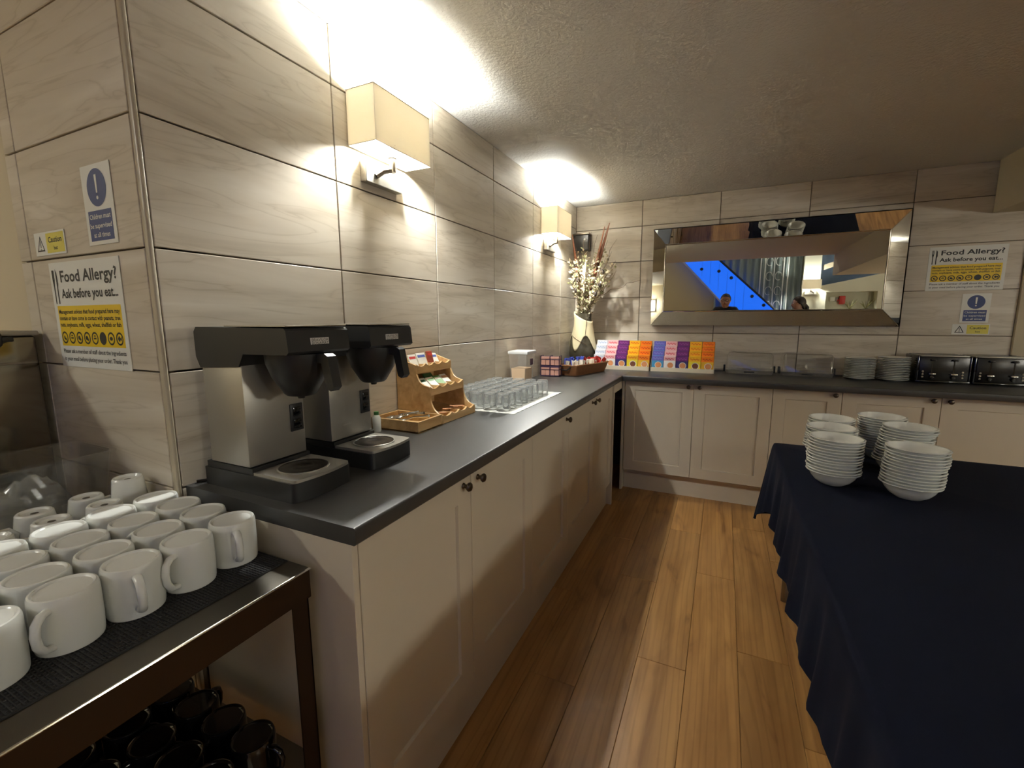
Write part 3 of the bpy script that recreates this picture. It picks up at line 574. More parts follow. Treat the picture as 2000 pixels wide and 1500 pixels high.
# ------------------------------------------------------------------ mat of upturned glasses
GM = mat('white_mesh_mat', rgb(222, 222, 214), 0.7)
mb = MB(); nx, ny = 30, 44; vs = []; fs = []
for i in range(nx + 1):
    for j in range(ny + 1):
        u, v = i / nx, j / ny; wob = 0.003 * math.sin(j * 1.9) if i in (0, nx) else 0; wob2 = 0.003 * math.sin(i * 2.3) if j in (0, ny) else 0
        vs.append((0.025 + 0.395 * u + wob, 1.668 + 0.655 * v + wob2, 0.0022 + 0.0008 * math.sin(i * 2.1) * math.sin(j * 2.1)))
for i in range(nx):
    for j in range(ny): a = i * (ny + 1) + j; fs.append((a, a + ny + 1, a + ny + 2, a + 1))
n0 = len(vs); vs += [(x, y, 0.0006) for x, y, z in vs]; fs += [tuple(q + n0 for q in f[::-1]) for f in fs]
rim = [i * (ny + 1) for i in range(nx + 1)] + [nx * (ny + 1) + j for j in range(1, ny + 1)] + [i * (ny + 1) + ny for i in range(nx - 1, -1, -1)] + [j for j in range(ny - 1, 0, -1)]
fs += [(rim[k], rim[(k + 1) % len(rim)], rim[(k + 1) % len(rim)] + n0, rim[k] + n0) for k in range(len(rim))]
gm = MB().add(vs, fs).obj('glass_mat', GM, None, True); gm.location = (0, 0, CT); tag(gm, 'white ribbed drying mat under the upturned glasses', 'mat')
gl_me = MB().lathe([(0.0, 0.0705), (0.022, 0.0705), (0.027, 0.073), (0.0295, 0.0775), (0.028, 0.081), (0.025, 0.0815), (0.0, 0.0815)], 22).lathe([(0.0295, 0.0775), (0.0308, 0.072), (0.0325, 0.03), (0.0335, 0.001), (0.0325, 0.0006), (0.0322, 0.003)], 22).mesh('tumbler', GLASSM, True, 60)
RN = ['row nearest the wall', 'second row from the wall', 'third row from the wall', 'third row from the counter edge', 'second row from the counter edge', 'row nearest the counter edge']
for r in range(5):
    for c in range(8):
        if r == 4 and c == 0: x_extra = 0
        x = 0.055 + r * 0.0715 + random.uniform(-0.002, 0.002); y = 1.722 + c * 0.0715 + random.uniform(-0.002, 0.002)
        o = link('tumbler', gl_me, None, (x, y, CT + 0.003), (0, 0, random.random())); tag(o, 'upturned glass tumbler, %s, %s from the bamboo rack' % ((RN[:3] + RN[4:])[r], ORD[c]), 'glass', 'upturned glasses on the white mat')
        if r in (0, 1, 2) and c in (5, 6, 7) and (r + c) % 2 == 0 and False: pass

# ------------------------------------------------------------------ sugar tub, sachet caddy, basket, vase
t = thing('sugar_tub', (0.095, 2.5, CT), 'tall clear plastic tub of brown sugar with a white lid by the wall', 'tub')
def frustum(x0, x1, y0, y1, z0, X0, X1, Y0, Y1, z1): return MB().add([(x0, y0, z0), (x1, y0, z0), (x1, y1, z0), (x0, y1, z0), (X0, Y0, z1), (X1, Y0, z1), (X1, Y1, z1), (X0, Y1, z1)], [(3, 2, 1, 0), (4, 5, 6, 7), (0, 1, 5, 4), (1, 2, 6, 5), (2, 3, 7, 6), (3, 0, 4, 7)])
frustum(-0.05, 0.04, -0.055, 0.06, 0.001, -0.066, 0.058, -0.065, 0.075, 0.205).obj('body', clear('milky_plastic', (0.95, 0.95, 0.93, 1), 0.02, 0.25, 1.35, 0.16), t)
frustum(-0.046, 0.036, -0.051, 0.056, 0.003, -0.053, 0.044, -0.056, 0.064, 0.115).obj('sugar', SUGAR, t)
MB().rbox(-0.072, 0.066, -0.07, 0.082, 0.205, 0.226, 0.006, 2).obj('lid', FROST, t, True)
MB().box(0.0585, 0.0605, -0.01, 0.034, 0.135, 0.175).obj('label_plate', mat('plum', rgb(62, 40, 66), 0.5), t)

PEACH = mat('peach_carton', rgb(226, 170, 150), 0.55); PLUM = mat('plum_wire', rgb(70, 44, 80), 0.5)
t = thing('sweetener_caddy', (0.10, 3.025, CT), 'caddy with four peach sweetener packs in a plum wire frame', 'caddy', rz=0.06)
for x0 in (-0.068, 0.003):
    for z0 in (0.008, 0.084):
        for xx in (0, 0.0335): MB().rbox(x0 + xx, x0 + xx + 0.031, -0.03, 0.03, z0, z0 + 0.042, 0.002, 1).obj('sweetener_pack', PEACH, t)
        MB().rbox(x0, x0 + 0.0645, -0.03, 0.03, z0 + 0.044, z0 + 0.062, 0.002, 1).obj('sweetener_pack', PEACH, t)
fr = MB()
for x in (-0.072, 0.0, 0.071): fr.tube([(x, -0.034, 0.001), (x, -0.034, 0.152)], 0.0022, 6); fr.tube([(x, 0.034, 0.001), (x, 0.034, 0.152)], 0.0022, 6); fr.tube([(x, -0.034, 0.152), (x, 0.034, 0.152)], 0.0022, 6)
for z in (0.004, 0.050, 0.076, 0.126, 0.15): fr.tube([(-0.072, -0.034, z), (0.071, -0.034, z)], 0.002, 6); fr.tube([(0.071, -0.034, z), (0.071, 0.034, z)], 0.002, 6)
fr.obj('wire_frame', PLUM, t, True); MB().box(-0.07, 0.07, -0.033, 0.033, 0.068, 0.082).obj('middle_band', PLUM, t); MB().box(-0.07, 0.07, -0.033, 0.033, 0.002, 0.0075).obj('floor_plate', PLUM, t)

WICK = mat('brown_wicker', rgb(136, 92, 56), 0.7, noise=0.25, nscale=25, bump=0.5, bscale=90)
bt = thing('wicker_basket', (0.267, 3.31, CT), 'brown oblong basket full of sauce and sugar sachets in the corner', 'basket', rz=-0.29)
def rr(hx, hy, r, n=5):
    p = []
    for cx, cy, a0 in ((hx - r, hy - r, 0), (-hx + r, hy - r, pi / 2), (-hx + r, -hy + r, pi), (hx - r, -hy + r, 3 * pi / 2)):
        for k in range(n + 1): a = a0 + k * pi / 2 / n; p.append((cx + r * math.cos(a), cy + r * math.sin(a)))
    return p
def shell(rings):
    v = []; f = []; n = len(rings[0][0])
    for pts, z in rings: v += [(x, y, z) for x, y in pts]
    for q in range(len(rings) - 1):
        for k in range(n): f.append((q * n + k, q * n + (k + 1) % n, (q + 1) * n + (k + 1) % n, (q + 1) * n + k))
    f.append(tuple(range(n))[::-1]); f.append(tuple((len(rings) - 1) * n + k for k in range(n))); return MB().add(v, f)
shell([(rr(0.07, 0.225, 0.03), 0.001), (rr(0.083, 0.24, 0.035), 0.038), (rr(0.093, 0.252, 0.04), 0.075), (rr(0.085, 0.244, 0.036), 0.075), (rr(0.064, 0.22, 0.03), 0.012)]).obj('body', WICK, bt, True)
mb = MB(); pts = rr(0.092, 0.251, 0.04, 6); pts.append(pts[0]); mb.tube([(x, y, 0.077 + 0.002 * math.sin(i * 2.2)) for i, (x, y) in enumerate(pts)], 0.006, 8); mb.obj('rim', WICK, bt, True)
MB().tube([(-0.05, -0.252, 0.07), (-0.03, -0.268, 0.045), (0.03, -0.268, 0.045), (0.05, -0.252, 0.07)], 0.006, 8).obj('handle', BLACK, bt, True)  # not a grip: black trim standing in for shadow on the near end
M_b = Matrix.Translation((0.267, 3.31, CT)) @ Matrix.Rotation(-0.29, 4, 'Z')
PB2 = mat('wrapper_blue', rgb(70, 88, 190), 0.45); PCR = mat('wrapper_cream', rgb(236, 226, 206), 0.5); PRD = mat('wrapper_red', rgb(206, 60, 52), 0.45)
PLC = {}
for kind, m, n, (x0, x1, y0, y1), zc, lb in (('blue', PB2, 14, (-0.05, 0.0, -0.2, 0.02), 0.098, 'narrow blue sachet in the wicker basket'), ('cream', PCR, 22, (-0.02, 0.055, -0.19, 0.1), 0.075, 'cream sugar sachet in the wicker basket'), ('red', PRD, 14, (-0.01, 0.06, 0.06, 0.21), 0.078, 'red sauce sachet in the wicker basket')):
    me = MB().rbox(-0.0035, 0.0035, -0.017, 0.017, 0, 0.07 if kind != 'red' else 0.085, 0.0015, 1).mesh('sachet', m)
    band = MB().box(0.0036, 0.0041, -0.015, 0.015, 0.02, 0.05).mesh('print_patch', PW if kind != 'cream' else PK)
    for k in range(n):
        x = random.uniform(x0, x1); y = y0 + (y1 - y0) * (k + 0.5) / n
        o = link('condiment_sachet', me); o.location = M_b @ Vector((x, y, zc - 0.045 + random.uniform(0, 0.012)))
        o.rotation_euler = (random.uniform(-0.25, 0.25) + (0.0 if kind != 'red' else -0.45), random.uniform(-0.35, 0.35), random.uniform(-1.2, 1.2) + 0.3)
        tag(o, lb + ', %s from the near end' % ORD[k], 'sachet', kind + ' sachets in the basket'); link('print_patch', band, o)

VD = mat('dark_glaze', rgb(74, 68, 52), 0.35, noise=0.2, nscale=8); VC = mat('cream_glaze', rgb(224, 212, 172), 0.4, noise=0.0); VR = mat('rust_glaze', rgb(88, 56, 36), 0.5)
vz = thing('flower_vase', (0.135, 3.735, CT), 'dark pottery vase with a cream star-shaped collar in the corner', 'vase')
vp = [(0.0, 0.001), (0.065, 0.001), (0.075, 0.01), (0.108, 0.06), (0.12, 0.12), (0.116, 0.175), (0.102, 0.24), (0.087, 0.30), (0.076, 0.36), (0.07, 0.42), (0.072, 0.47)]
def vr(z):
    for (r0, z0), (r1, z1) in zip(vp, vp[1:]):
        if z0 <= z <= z1 and z1 > z0: return r0 + (r1 - r0) * (z - z0) / (z1 - z0)
    return vp[-1][0]
MB().lathe(vp + [(0.066, 0.47), (0.064, 0.42), (0.07, 0.36), (0.0, 0.33)], 40).obj('body', VD, vz, True)
seg, nt_ = 60, 14; vs = []; fs = []
for i in range(seg):
    a = 2 * pi * i / seg; cut = 0.5 + 0.5 * math.cos(4 * (a + 1.15 + pi / 4 - 0.1)); lo = 0.275 - 0.13 * cut ** 1.3; hi = 0.445 + 0.045 * math.cos(a - 2.8)
    for k in range(nt_ + 1):
        z = lo + (hi - lo) * k / nt_; r = vr(min(z, 0.47)) + 0.004 + 0.003 * math.sin(3 * a + z * 20); vs.append((r * math.cos(a), r * math.sin(a), z))
for i in range(seg):
    j = (i + 1) % seg
    for k in range(nt_): fs.append((i * (nt_ + 1) + k, j * (nt_ + 1) + k, j * (nt_ + 1) + k + 1, i * (nt_ + 1) + k + 1))
co = MB().add(vs, fs).obj('collar', VC, vz, True, 80); sl = co.modifiers.new('thick', 'SOLIDIFY'); sl.thickness = 0.004; sl.offset = 1
for (a0, a1, za, zb) in ((-2.2, -1.0, 0.27, 0.2), (-0.9, -1.15, 0.42, 0.24)):
    MB().tube([((vr(za + (zb - za) * u) + 0.0095) * math.cos(a0 + (a1 - a0) * u), (vr(za + (zb - za) * u) + 0.0095) * math.sin(a0 + (a1 - a0) * u), za + (zb - za) * u) for u in [k / 10 for k in range(11)]], 0.0018, 6).obj('painted_line', VR, vz, True)
# dried arrangement
fa = thing('dried_flowers', (0.135, 3.735, CT + 0.36), 'spray of dried cream leaves, twigs and brown spikes in the corner vase', 'dried flowers')
STEMM = mat('dry_stem', rgb(96, 72, 52), 0.8); LEAFM = mat('dry_leaf', rgb(196, 182, 152), 0.7, noise=0.15, nscale=30); SPIKE = mat('brown_spike', rgb(122, 72, 44), 0.55); PODM = mat('dark_pod', rgb(56, 44, 36), 0.7); GRN = mat('sage_leaf', rgb(150, 148, 104), 0.75)
rnd = random.Random(3); leaves = MB(); leaves2 = MB()
def leaf(mb, p, d, ln, wd):
    d = d.normalized(); s = d.cross(Vector((rnd.uniform(-1, 1), rnd.uniform(-1, 1), rnd.uniform(-1, 1)))).normalized(); nrm = d.cross(s).normalized()
    a = p; b = p + d * ln * 0.5 + s * wd; c = p + d * ln; e = p + d * ln * 0.5 - s * wd; mid = p + d * ln * 0.5 + nrm * wd * 0.35; mid2 = p + d * ln * 0.5 - nrm * wd * 0.25
    mb.add([a, b, c, e, mid, mid2], [(0, 1, 4), (1, 2, 4), (2, 3, 4), (3, 0, 4), (1, 0, 5), (2, 1, 5), (3, 2, 5), (0, 3, 5)])
stems = [(-0.14, -0.03, 0.62), (-0.12, -0.06, 0.50), (-0.09, -0.10, 0.57), (-0.05, -0.08, 0.66), (-0.02, -0.12, 0.60), (0.02, -0.08, 0.72), (0.06, -0.12, 0.62), (0.10, -0.08, 0.58), (0.15, -0.10, 0.62), (0.2, -0.08, 0.56), (0.22, -0.12, 0.47), (0.26, -0.06, 0.44), (0.14, 0.02, 0.68), (0.19, 0.03, 0.72), (-0.03, 0.02, 0.55), (0.08, 0.04, 0.55), (0.24, 0.0, 0.62), (0.18, -0.14, 0.40), (-0.07, -0.14, 0.42), (0.04, -0.16, 0.48), (0.26, -0.1, 0.5), (0.28, -0.04, 0.54), (0.23, -0.13, 0.4), (0.12, -0.15, 0.5), (0.29, -0.02, 0.46), (-0.02, -0.15, 0.5)]
for i, (dx, dy, hh) in enumerate(stems):
    pts = []
    for k in range(9):
        u = k / 8; pts.append(Vector((dx * u ** 1.25 + 0.02 * (rnd.random() - 0.5) * u + rnd.uniform(-0.02, 0.02) * (1 - u), dy * u ** 1.2 + rnd.uniform(-0.02, 0.02) * (1 - u), hh * u)))
    pts = [Vector((max(p.x, -0.122), min(p.y, 0.15), p.z)) for p in pts]
    MB().tube(pts, [0.0028 - 0.0018 * k / 8 for k in range(9)], 5).obj('stem', STEMM, fa)
    for q in range(46):
        u = 0.2 + 0.72 * rnd.random(); k = min(7, int(u * 8)); p = pts[k].lerp(pts[k + 1], u * 8 - k)
        d = Vector((rnd.uniform(-1, 1), rnd.uniform(-1, 0.6), rnd.uniform(0.0, 1.2)))
        if p.x < -0.09: d.x = abs(d.x)
        leaf(leaves if rnd.random() < 0.68 else leaves2, p + d.normalized() * rnd.uniform(0.002, 0.016), d, rnd.uniform(0.022, 0.042), rnd.uniform(0.007, 0.013))
o = leaves.obj('cream_leaves', LEAFM, fa); o['kind'] = 'stuff'; o = leaves2.obj('sage_leaves', GRN, fa); o['kind'] = 'stuff'
for (b0, b1, wdt) in (((0.03, -0.02, 0.18), (0.215, -0.02, 0.85), 0.016), ((0.04, -0.03, 0.18), (0.18, -0.04, 0.82), 0.011), ((-0.02, 0.0, 0.2), (-0.105, -0.02, 0.78), 0.012)):
    b0, b1 = Vector(b0), Vector(b1); MB().tube([b0.lerp(b1, k / 8) for k in range(9)], [0.003 + wdt * math.sin(pi * min(1, (k / 8) ** 0.8)) * 0.8 + 0.0005 for k in range(9)], 8, 0.35).obj('spike', SPIKE, fa, True)
for (b0, b1) in (((0.0, 0.0, 0.2), (-0.20 + 0.09, -0.05, 0.52)), ((0.05, 0.0, 0.2), (0.05, 0.0, 0.8)), ((0.06, 0.0, 0.2), (0.10, 0.0, 0.77)), ((0.1, 0.0, 0.3), (0.27, -0.02, 0.72)), ((0.12, -0.03, 0.25), (0.47, -0.02, 0.38))):
    b0, b1 = Vector(b0), Vector(b1); pts = [b0.lerp(b1, k / 8) + Vector((0.012 * math.sin(k * 1.7), 0, 0.01 * math.cos(k * 2.1))) for k in range(9)]
    MB().tube(pts, [0.003 - 0.002 * k / 8 for k in range(9)], 5).obj('twig', STEMM, fa)
for (x, y, z) in ((-0.03, -0.14, 0.3), (-0.02, -0.12, 0.39), (-0.045, -0.1, 0.52), (0.13, -0.12, 0.38), (0.17, -0.12, 0.34), (0.19, -0.1, 0.45), (0.13, -0.1, 0.27)):
    MB().ell((x, y, z), (0.013, 0.013, 0.02), 10, 8).obj('seed_pod', PODM, fa, True)
for (x0, z0, x1, z1) in ((0.02, 0.3, 0.045, 0.56), (0.03, 0.28, 0.02, 0.5)):
    MB().tube([(x0 + (x1 - x0) * k / 6, -0.1, z0 + (z1 - z0) * k / 6) for k in range(7)], [0.003, 0.008, 0.011, 0.012, 0.01, 0.007, 0.002], 8).obj('wheat_head', LEAFM, fa, True)
# dark box on the wall behind the flowers
wbx = thing('wall_speaker', (0.075, D - 0.001, 1.94), 'small dark box fixed to the wall behind the dried flowers', 'speaker')
MB().rbox(-0.068, 0.068, -0.09, 0.0, 0, 0.135, 0.008, 3).obj('cabinet', mat('smoked_plastic', rgb(52, 48, 44), 0.25), wbx, True)
MB().rbox(-0.072, 0.072, -0.094, 0.0, 0.135, 0.15, 0.004, 2).obj('top_bracket', STEELD, wbx, True)
MB().lathe([(0, 0), (0.009, 0), (0.009, 0.003), (0, 0.004)], 16).tr(Matrix.Translation((0.032, -0.09, 0.095)) @ Matrix.Rotation(pi / 2, 4, 'X')).obj('indicator_cap', PAPER, wbx, True)

# ------------------------------------------------------------------ cereal stands and boxes
STANDM = mat('cream_board', rgb(228, 216, 192), 0.6)
def cereal_stand(x0, x1, label):
    t = thing('cereal_stand', (x0, 3.625, CT), label, 'display stand')
    pr_ = [(0.0, 0.001)]; y, z = 0.0, 0.034
    pr_.append((0.0, z)); pr_.append((0.006, z)); pr_.append((0.006, 0.030)); yy, zz = 0.006, 0.030
    for k in range(4):
        yy2 = 0.04 + 0.036 * k; pr_.append((yy2, zz)); zz = 0.030 + 0.038 * (k + 1) if k < 3 else 0.20; pr_.append((yy2, zz)); yy = yy2
    pr_ += [(0.178, 0.20), (0.178, 0.001)]
    MB().prism(pr_, 0, x1 - x0, 'x').obj('stepped_tray', STANDM, t)
    for x in (0.0, x1 - x0 - 0.004): MB().prism([(0.0, 0.001), (0.178, 0.001), (0.178, 0.215), (0.14, 0.215), (0.0, 0.045)], x - 0.0 if x else -0.003, x + 0.003 if x else -0.0002, 'x').obj('cheek', STANDM, t)
    return t
cereal_stand(0.262, 0.724, 'stepped cream stand of cereal boxes beside the vase')
cereal_stand(0.74, 1.208, 'stepped cream stand of cereal boxes left of the clear food boxes')
CAR = {'pale grey': ((222, 224, 230), (238, 238, 238), (176, 190, 214)), 'pink': ((240, 190, 190), (244, 240, 238), (214, 92, 104)), 'purple': ((116, 38, 118), (48, 44, 104), (150, 84, 150)),
       'yellow': ((250, 190, 36), (246, 222, 60), (226, 120, 24)), 'orange': ((248, 136, 20), (244, 190, 52), (214, 84, 16)), 'blue': ((112, 110, 196), (76, 158, 204), (142, 140, 214))}
ART = mat('cereal_picture', rgb(224, 150, 96), 0.6, noise=0.3, nscale=120); RING = mat('bowl_picture', rgb(244, 236, 226), 0.5); CHOC = mat('chocolate_picture', rgb(120, 70, 44), 0.6, noise=0.3, nscale=120)
bw, bh, bdp = 0.0895, 0.094, 0.03
CM = {}
for cn, (u, lo, wv) in CAR.items():
    mu, ml, mw = mat('carton_' + cn, rgb(*u), 0.5), mat('carton_low_' + cn, rgb(*lo), 0.5), mat('carton_mark_' + cn, rgb(*wv), 0.5)
    a = MB().rbox(-bw / 2, bw / 2, 0, bdp, 0, bh, 0.001, 1).mesh('carton', mu)
    b_ = MB().box(-bw / 2 + 0.0006, bw / 2 - 0.0006, -0.0004, 0.0, 0.001, bh * 0.62).mesh('lower_panel', ml)
    n = 12; top = [(-bw * 0.38 + bw * 0.76 * k / n, bh * 0.845 + 0.005 * math.sin(k * 1.6)) for k in range(n + 1)]; bot = [(x, z - 0.008 - 0.002 * math.sin(i * 2.7)) for i, (x, z) in enumerate(top)][::-1]
    w_ = MB().prism(bot + top, -0.0008, -0.0002).mesh('wave_mark', mw)
    mb = MB(); disc(mb, 0.006, bh * 0.24, 0.027, -0.0008); rg = mb.mesh('bowl_rim', RING); mb = MB(); disc(mb, 0.006, bh * 0.245, 0.022, -0.0011); ar = mb.mesh('cereal_art', CHOC if cn == 'yellow' else ART)
    CM[cn] = (a, b_, w_, rg, ar)
def cereal(cn, x, k, stand):
    t = thing('cereal_box', (x, 3.633 + 0.036 * k, CT + 0.0305 + 0.038 * k), '%s cereal box, %s, in the %s' % (cn, ('front step', 'second step up', 'third step up', 'top step')[k], stand), 'cereal box', 'single-serve cereal boxes')
    for nm, me in zip(('carton', 'lower_panel', 'wave_mark', 'bowl_rim', 'cereal_art'), CM[cn]): link(nm, me, t)
for x0, cols, st in ((0.264, ['pale grey', 'pink', 'purple', 'yellow', 'orange'], 'stand beside the vase'), (0.7425, ['blue', 'pink', 'purple', 'yellow', 'orange'], 'stand by the clear food boxes')):
    for i, cn in enumerate(cols):
        for k in range(4): cereal(cn, x0 + 0.046 + i * 0.0925, k, st)

# ------------------------------------------------------------------ clear food boxes
def food_box(x0, x1, label):
    w = (x1 - x0) / 2; t = thing('food_box', ((x0 + x1) / 2, 3.79, CT), label, 'food box')
    shell([(rr(w - 0.012, 0.088, 0.02), 0.001), (rr(w - 0.004, 0.098, 0.025), 0.032), (rr(w - 0.007, 0.095, 0.025), 0.032), (rr(w - 0.016, 0.084, 0.02), 0.006)]).obj('tray', CLEARB, t, True)
    shell([(rr(w - 0.006, 0.096, 0.025), 0.0335), (rr(w - 0.012, 0.09, 0.025), 0.12), (rr(w - 0.022, 0.078, 0.03), 0.160), (rr(w - 0.04, 0.06, 0.03), 0.170), (rr(w - 0.041, 0.059, 0.03), 0.168), (rr(w - 0.024, 0.076, 0.03), 0.158), (rr(w - 0.014, 0.088, 0.025), 0.12), (rr(w - 0.008, 0.094, 0.025), 0.0335)][:4] ).obj('lid', CLEAR, t, True)
    for s in (-1, 1): MB().rbox(s * (w + 0.002) - 0.007, s * (w + 0.002) + 0.007, -0.04, 0.01, 0.012, 0.062, 0.003, 2).obj('clip', BLACK, t, True)
    MB().rbox(-0.035, 0.035, -0.104, -0.0995, 0.014, 0.024, 0.002, 2).obj('handle', BLACK, t, True)
    MB().rbox(-0.05, 0.012, -0.1, -0.0955, 0.038, 0.046, 0.0018, 2).obj('lid_grip', STEELD, t, True)
    pts = [(-w + 0.014, 0.04), (-w + 0.016, 0.145), (-w + 0.03, 0.163), (w - 0.03, 0.163), (w - 0.016, 0.145), (w - 0.014, 0.04)]
    MB().tube([(x, -0.088 + 0.1 * max(0, z - 0.1), z) for x, z in pts], 0.0016, 6).obj('lid_edge', STEELD, t, True)
food_box(1.282, 1.62, 'clear lidded food box right of the cereal stands')
food_box(1.655, 1.995, 'clear lidded food box left of the plate stacks')

# ------------------------------------------------------------------ plates
plate_me = MB().lathe([(0.0, 0.001), (0.045, 0.001), (0.05, 0.0), (0.053, 0.002), (0.068, 0.0075), (0.082, 0.0112), (0.088, 0.0118), (0.0892, 0.0135), (0.0875, 0.0150), (0.068, 0.0108), (0.05, 0.0052), (0.0, 0.0052)], 40).mesh('plate', CHINA, True)
for (cx, cy, n, nm) in ((2.133, 3.72, 13, 'stack beside the clear food boxes'), (2.319, 3.715, 14, 'stack beside the toaster')):
    for k in range(n):
        o = link('side_plate', plate_me, None, (cx + random.uniform(-0.002, 0.002), cy + random.uniform(-0.002, 0.002), CT + 0.0005 + k * 0.0113)); tag(o, 'white side plate, %s up in the %s' % (ORD[k], nm), 'plate', 'side plates on the back worktop')

# ------------------------------------------------------------------ toasters
TF = mat('toaster_front', rgb(58, 57, 56), 0.26, 0.9)
def toaster(x0, label):
    w = 0.272; t = thing('toaster', (x0, 3.66, CT), label, 'toaster')
    MB().rbox(0.004, w - 0.004, 0.006, 0.22, 0.016, 0.176, 0.008, 2).obj('body', BLACK, t, True)
    MB().rbox(0.012, w - 0.012, 0.0, 0.012, 0.018, 0.172, 0.004, 2).obj('front_panel', TF, t, True)
    MB().rbox(0.0, w, -0.003, 0.222, 0.004, 0.018, 0.004, 2).obj('foot_band', BLACKG, t, True)
    for x in (0.0, w - 0.012): MB().rbox(x, x + 0.012, 0.0, 0.222, 0.012, 0.178, 0.005, 2).obj('end_cheek', BLACKG, t, True)
    MB().rbox(0.014, w - 0.014, 0.002, 0.215, 0.172, 0.182, 0.004, 2).obj('top_plate', STEEL, t, True)
    for y in (0.04, 0.085, 0.13, 0.175): MB().box(0.03, w - 0.03, y, y + 0.024, 0.1815, 0.1835).obj('slot', BLACKG, t)
    for cx in (0.078, 0.186):
        MB().rbox(cx - 0.004, cx + 0.004, -0.001, 0.002, 0.05, 0.155, 0.0012, 1).obj('lever_slot', BLACKG, t)
        MB().rbox(cx - 0.014, cx + 0.014, -0.016, 0.0, 0.146, 0.158, 0.004, 2).obj('crumb_lever', BLACKG, t, True)
        MB().rbox(cx - 0.018, cx + 0.018, -0.018, 0.001, 0.056, 0.067, 0.004, 2).obj('lever', CHROME, t, True)
        MB().lathe([(0, 0.014), (0.010, 0.013), (0.0115, 0), (0, 0)], 18).tr(Matrix.Translation((cx, 0.0, 0.04)) @ Matrix.Rotation(pi / 2, 4, 'X')).obj('dial', BLACKG, t, True)
        sd = -0.045 if cx < 0.1 else 0.045
        for z in (0.04, 0.058, 0.076): MB().lathe([(0, 0.004), (0.0055, 0.0035), (0.006, 0), (0, 0)], 12).tr(Matrix.Translation((cx + sd, 0.0, z)) @ Matrix.Rotation(pi / 2, 4, 'X')).obj('button', STEELD, t, True)
toaster(2.425, 'dark four-slot toaster beside the plate stack')
toaster(2.706, 'dark four-slot toaster at the right edge of the picture')

# ------------------------------------------------------------------ table, cloth, bowls
TX0, TX1, TY0, TY1, TZ = 1.512, 2.55, 0.18, 2.325, 0.75
tb = thing('buffet_table', ((TX0 + TX1) / 2, (TY0 + TY1) / 2, 0), 'trestle table hidden under the navy cloth', 'table')
hx, hy = (TX1 - TX0) / 2 - 0.006, (TY1 - TY0) / 2 - 0.006
MB().box(-hx, hx, -hy, hy, TZ - 0.03, TZ - 0.004).obj('tabletop', SLAB, tb)
for sx in (-1, 1):
    for sy in (-1, 1): MB().tube([(sx * (hx - 0.08), sy * (hy - 0.1), 0), (sx * (hx - 0.08), sy * (hy - 0.1), TZ - 0.03)], 0.016, 10).obj('leg', STEELD, tb, True)
def cloth():
    per = []; r = 0.02
    cor = [(TX0, TY0), (TX1, TY0), (TX1, TY1), (TX0, TY1)]
    N = [44, 90, 44, 90]; segs = []
    E = [((TX0 + r, TY0), (TX1 - r, TY0), (0, -1)), ((TX1, TY0 + r), (TX1, TY1 - r), (1, 0)), ((TX1 - r, TY1), (TX0 + r, TY1), (0, 1)), ((TX0, TY1 - r), (TX0, TY0 + r), (-1, 0))]
    for e, (a, b, n) in enumerate(E):
        L = math.hypot(b[0] - a[0], b[1] - a[1])
        for k in range(N[e]):
            u = k / N[e]; dc = min(u, 1 - u) * L; per.append((a[0] + (b[0] - a[0]) * u, a[1] + (b[1] - a[1]) * u, n[0], n[1], dc, e, u * L))
        n2 = E[(e + 1) % 4][2]
        for k in range(8):
            a_ = k / 8; nx, ny = n[0] * math.cos(a_ * pi / 2) + n2[0] * math.sin(a_ * pi / 2), n[1] * math.cos(a_ * pi / 2) + n2[1] * math.sin(a_ * pi / 2)
            c = cor[(e + 1) % 4]; cx = c[0] + (r if c[0] == TX0 else -r); cy = c[1] + (r if c[1] == TY0 else -r); per.append((cx + nx * r, cy + ny * r, nx, ny, -0.01, e, L + a_ * 0.03))
    rings = [0.0, 0.004, 0.012, 0.05, 0.10, 0.16, 0.21, 0.25, 0.265]
    vs = []; fs = []; n = len(per)
    for q, d in enumerate(rings):
        for (x, y, nx, ny, dc, e, s) in per:
            cw = max(0.0, 1 - max(dc, 0) / 0.22); dd = d * (1 + 0.50 * cw ** 1.5)
            f = d / 0.265
            wave = (0.010 * math.sin(s * 31 + e) + 0.006 * math.sin(s * 53 + 2 * e)) * f + 0.014 * cw * f * math.sin(s * 40)
            off = (0 if q == 0 else min(0.006, d) + 0.018 * f + 0.03 * cw * f) + wave * (1 if q > 2 else 0)
            inn = 0.006 if q == 0 else (0.003 if q == 1 else 0)
            hem = 0.006 * math.sin(s * 23 + e) * f
            vs.append((x + nx * (off - inn), y + ny * (off - inn), TZ - (0 if q == 0 else (0.0012 if q == 1 else dd + hem))))
    for q in range(len(rings) - 1):
        for k in range(n): fs.append((q * n + k, q * n + (k + 1) % n, (q + 1) * n + (k + 1) % n, (q + 1) * n + k))
    fs.append(tuple(range(n))); return MB().add(vs, fs)
tc_ = cloth().obj('tablecloth', NAVY, None, True, 60); tag(tc_, 'navy blue cloth draped over the table of bowls', 'tablecloth')

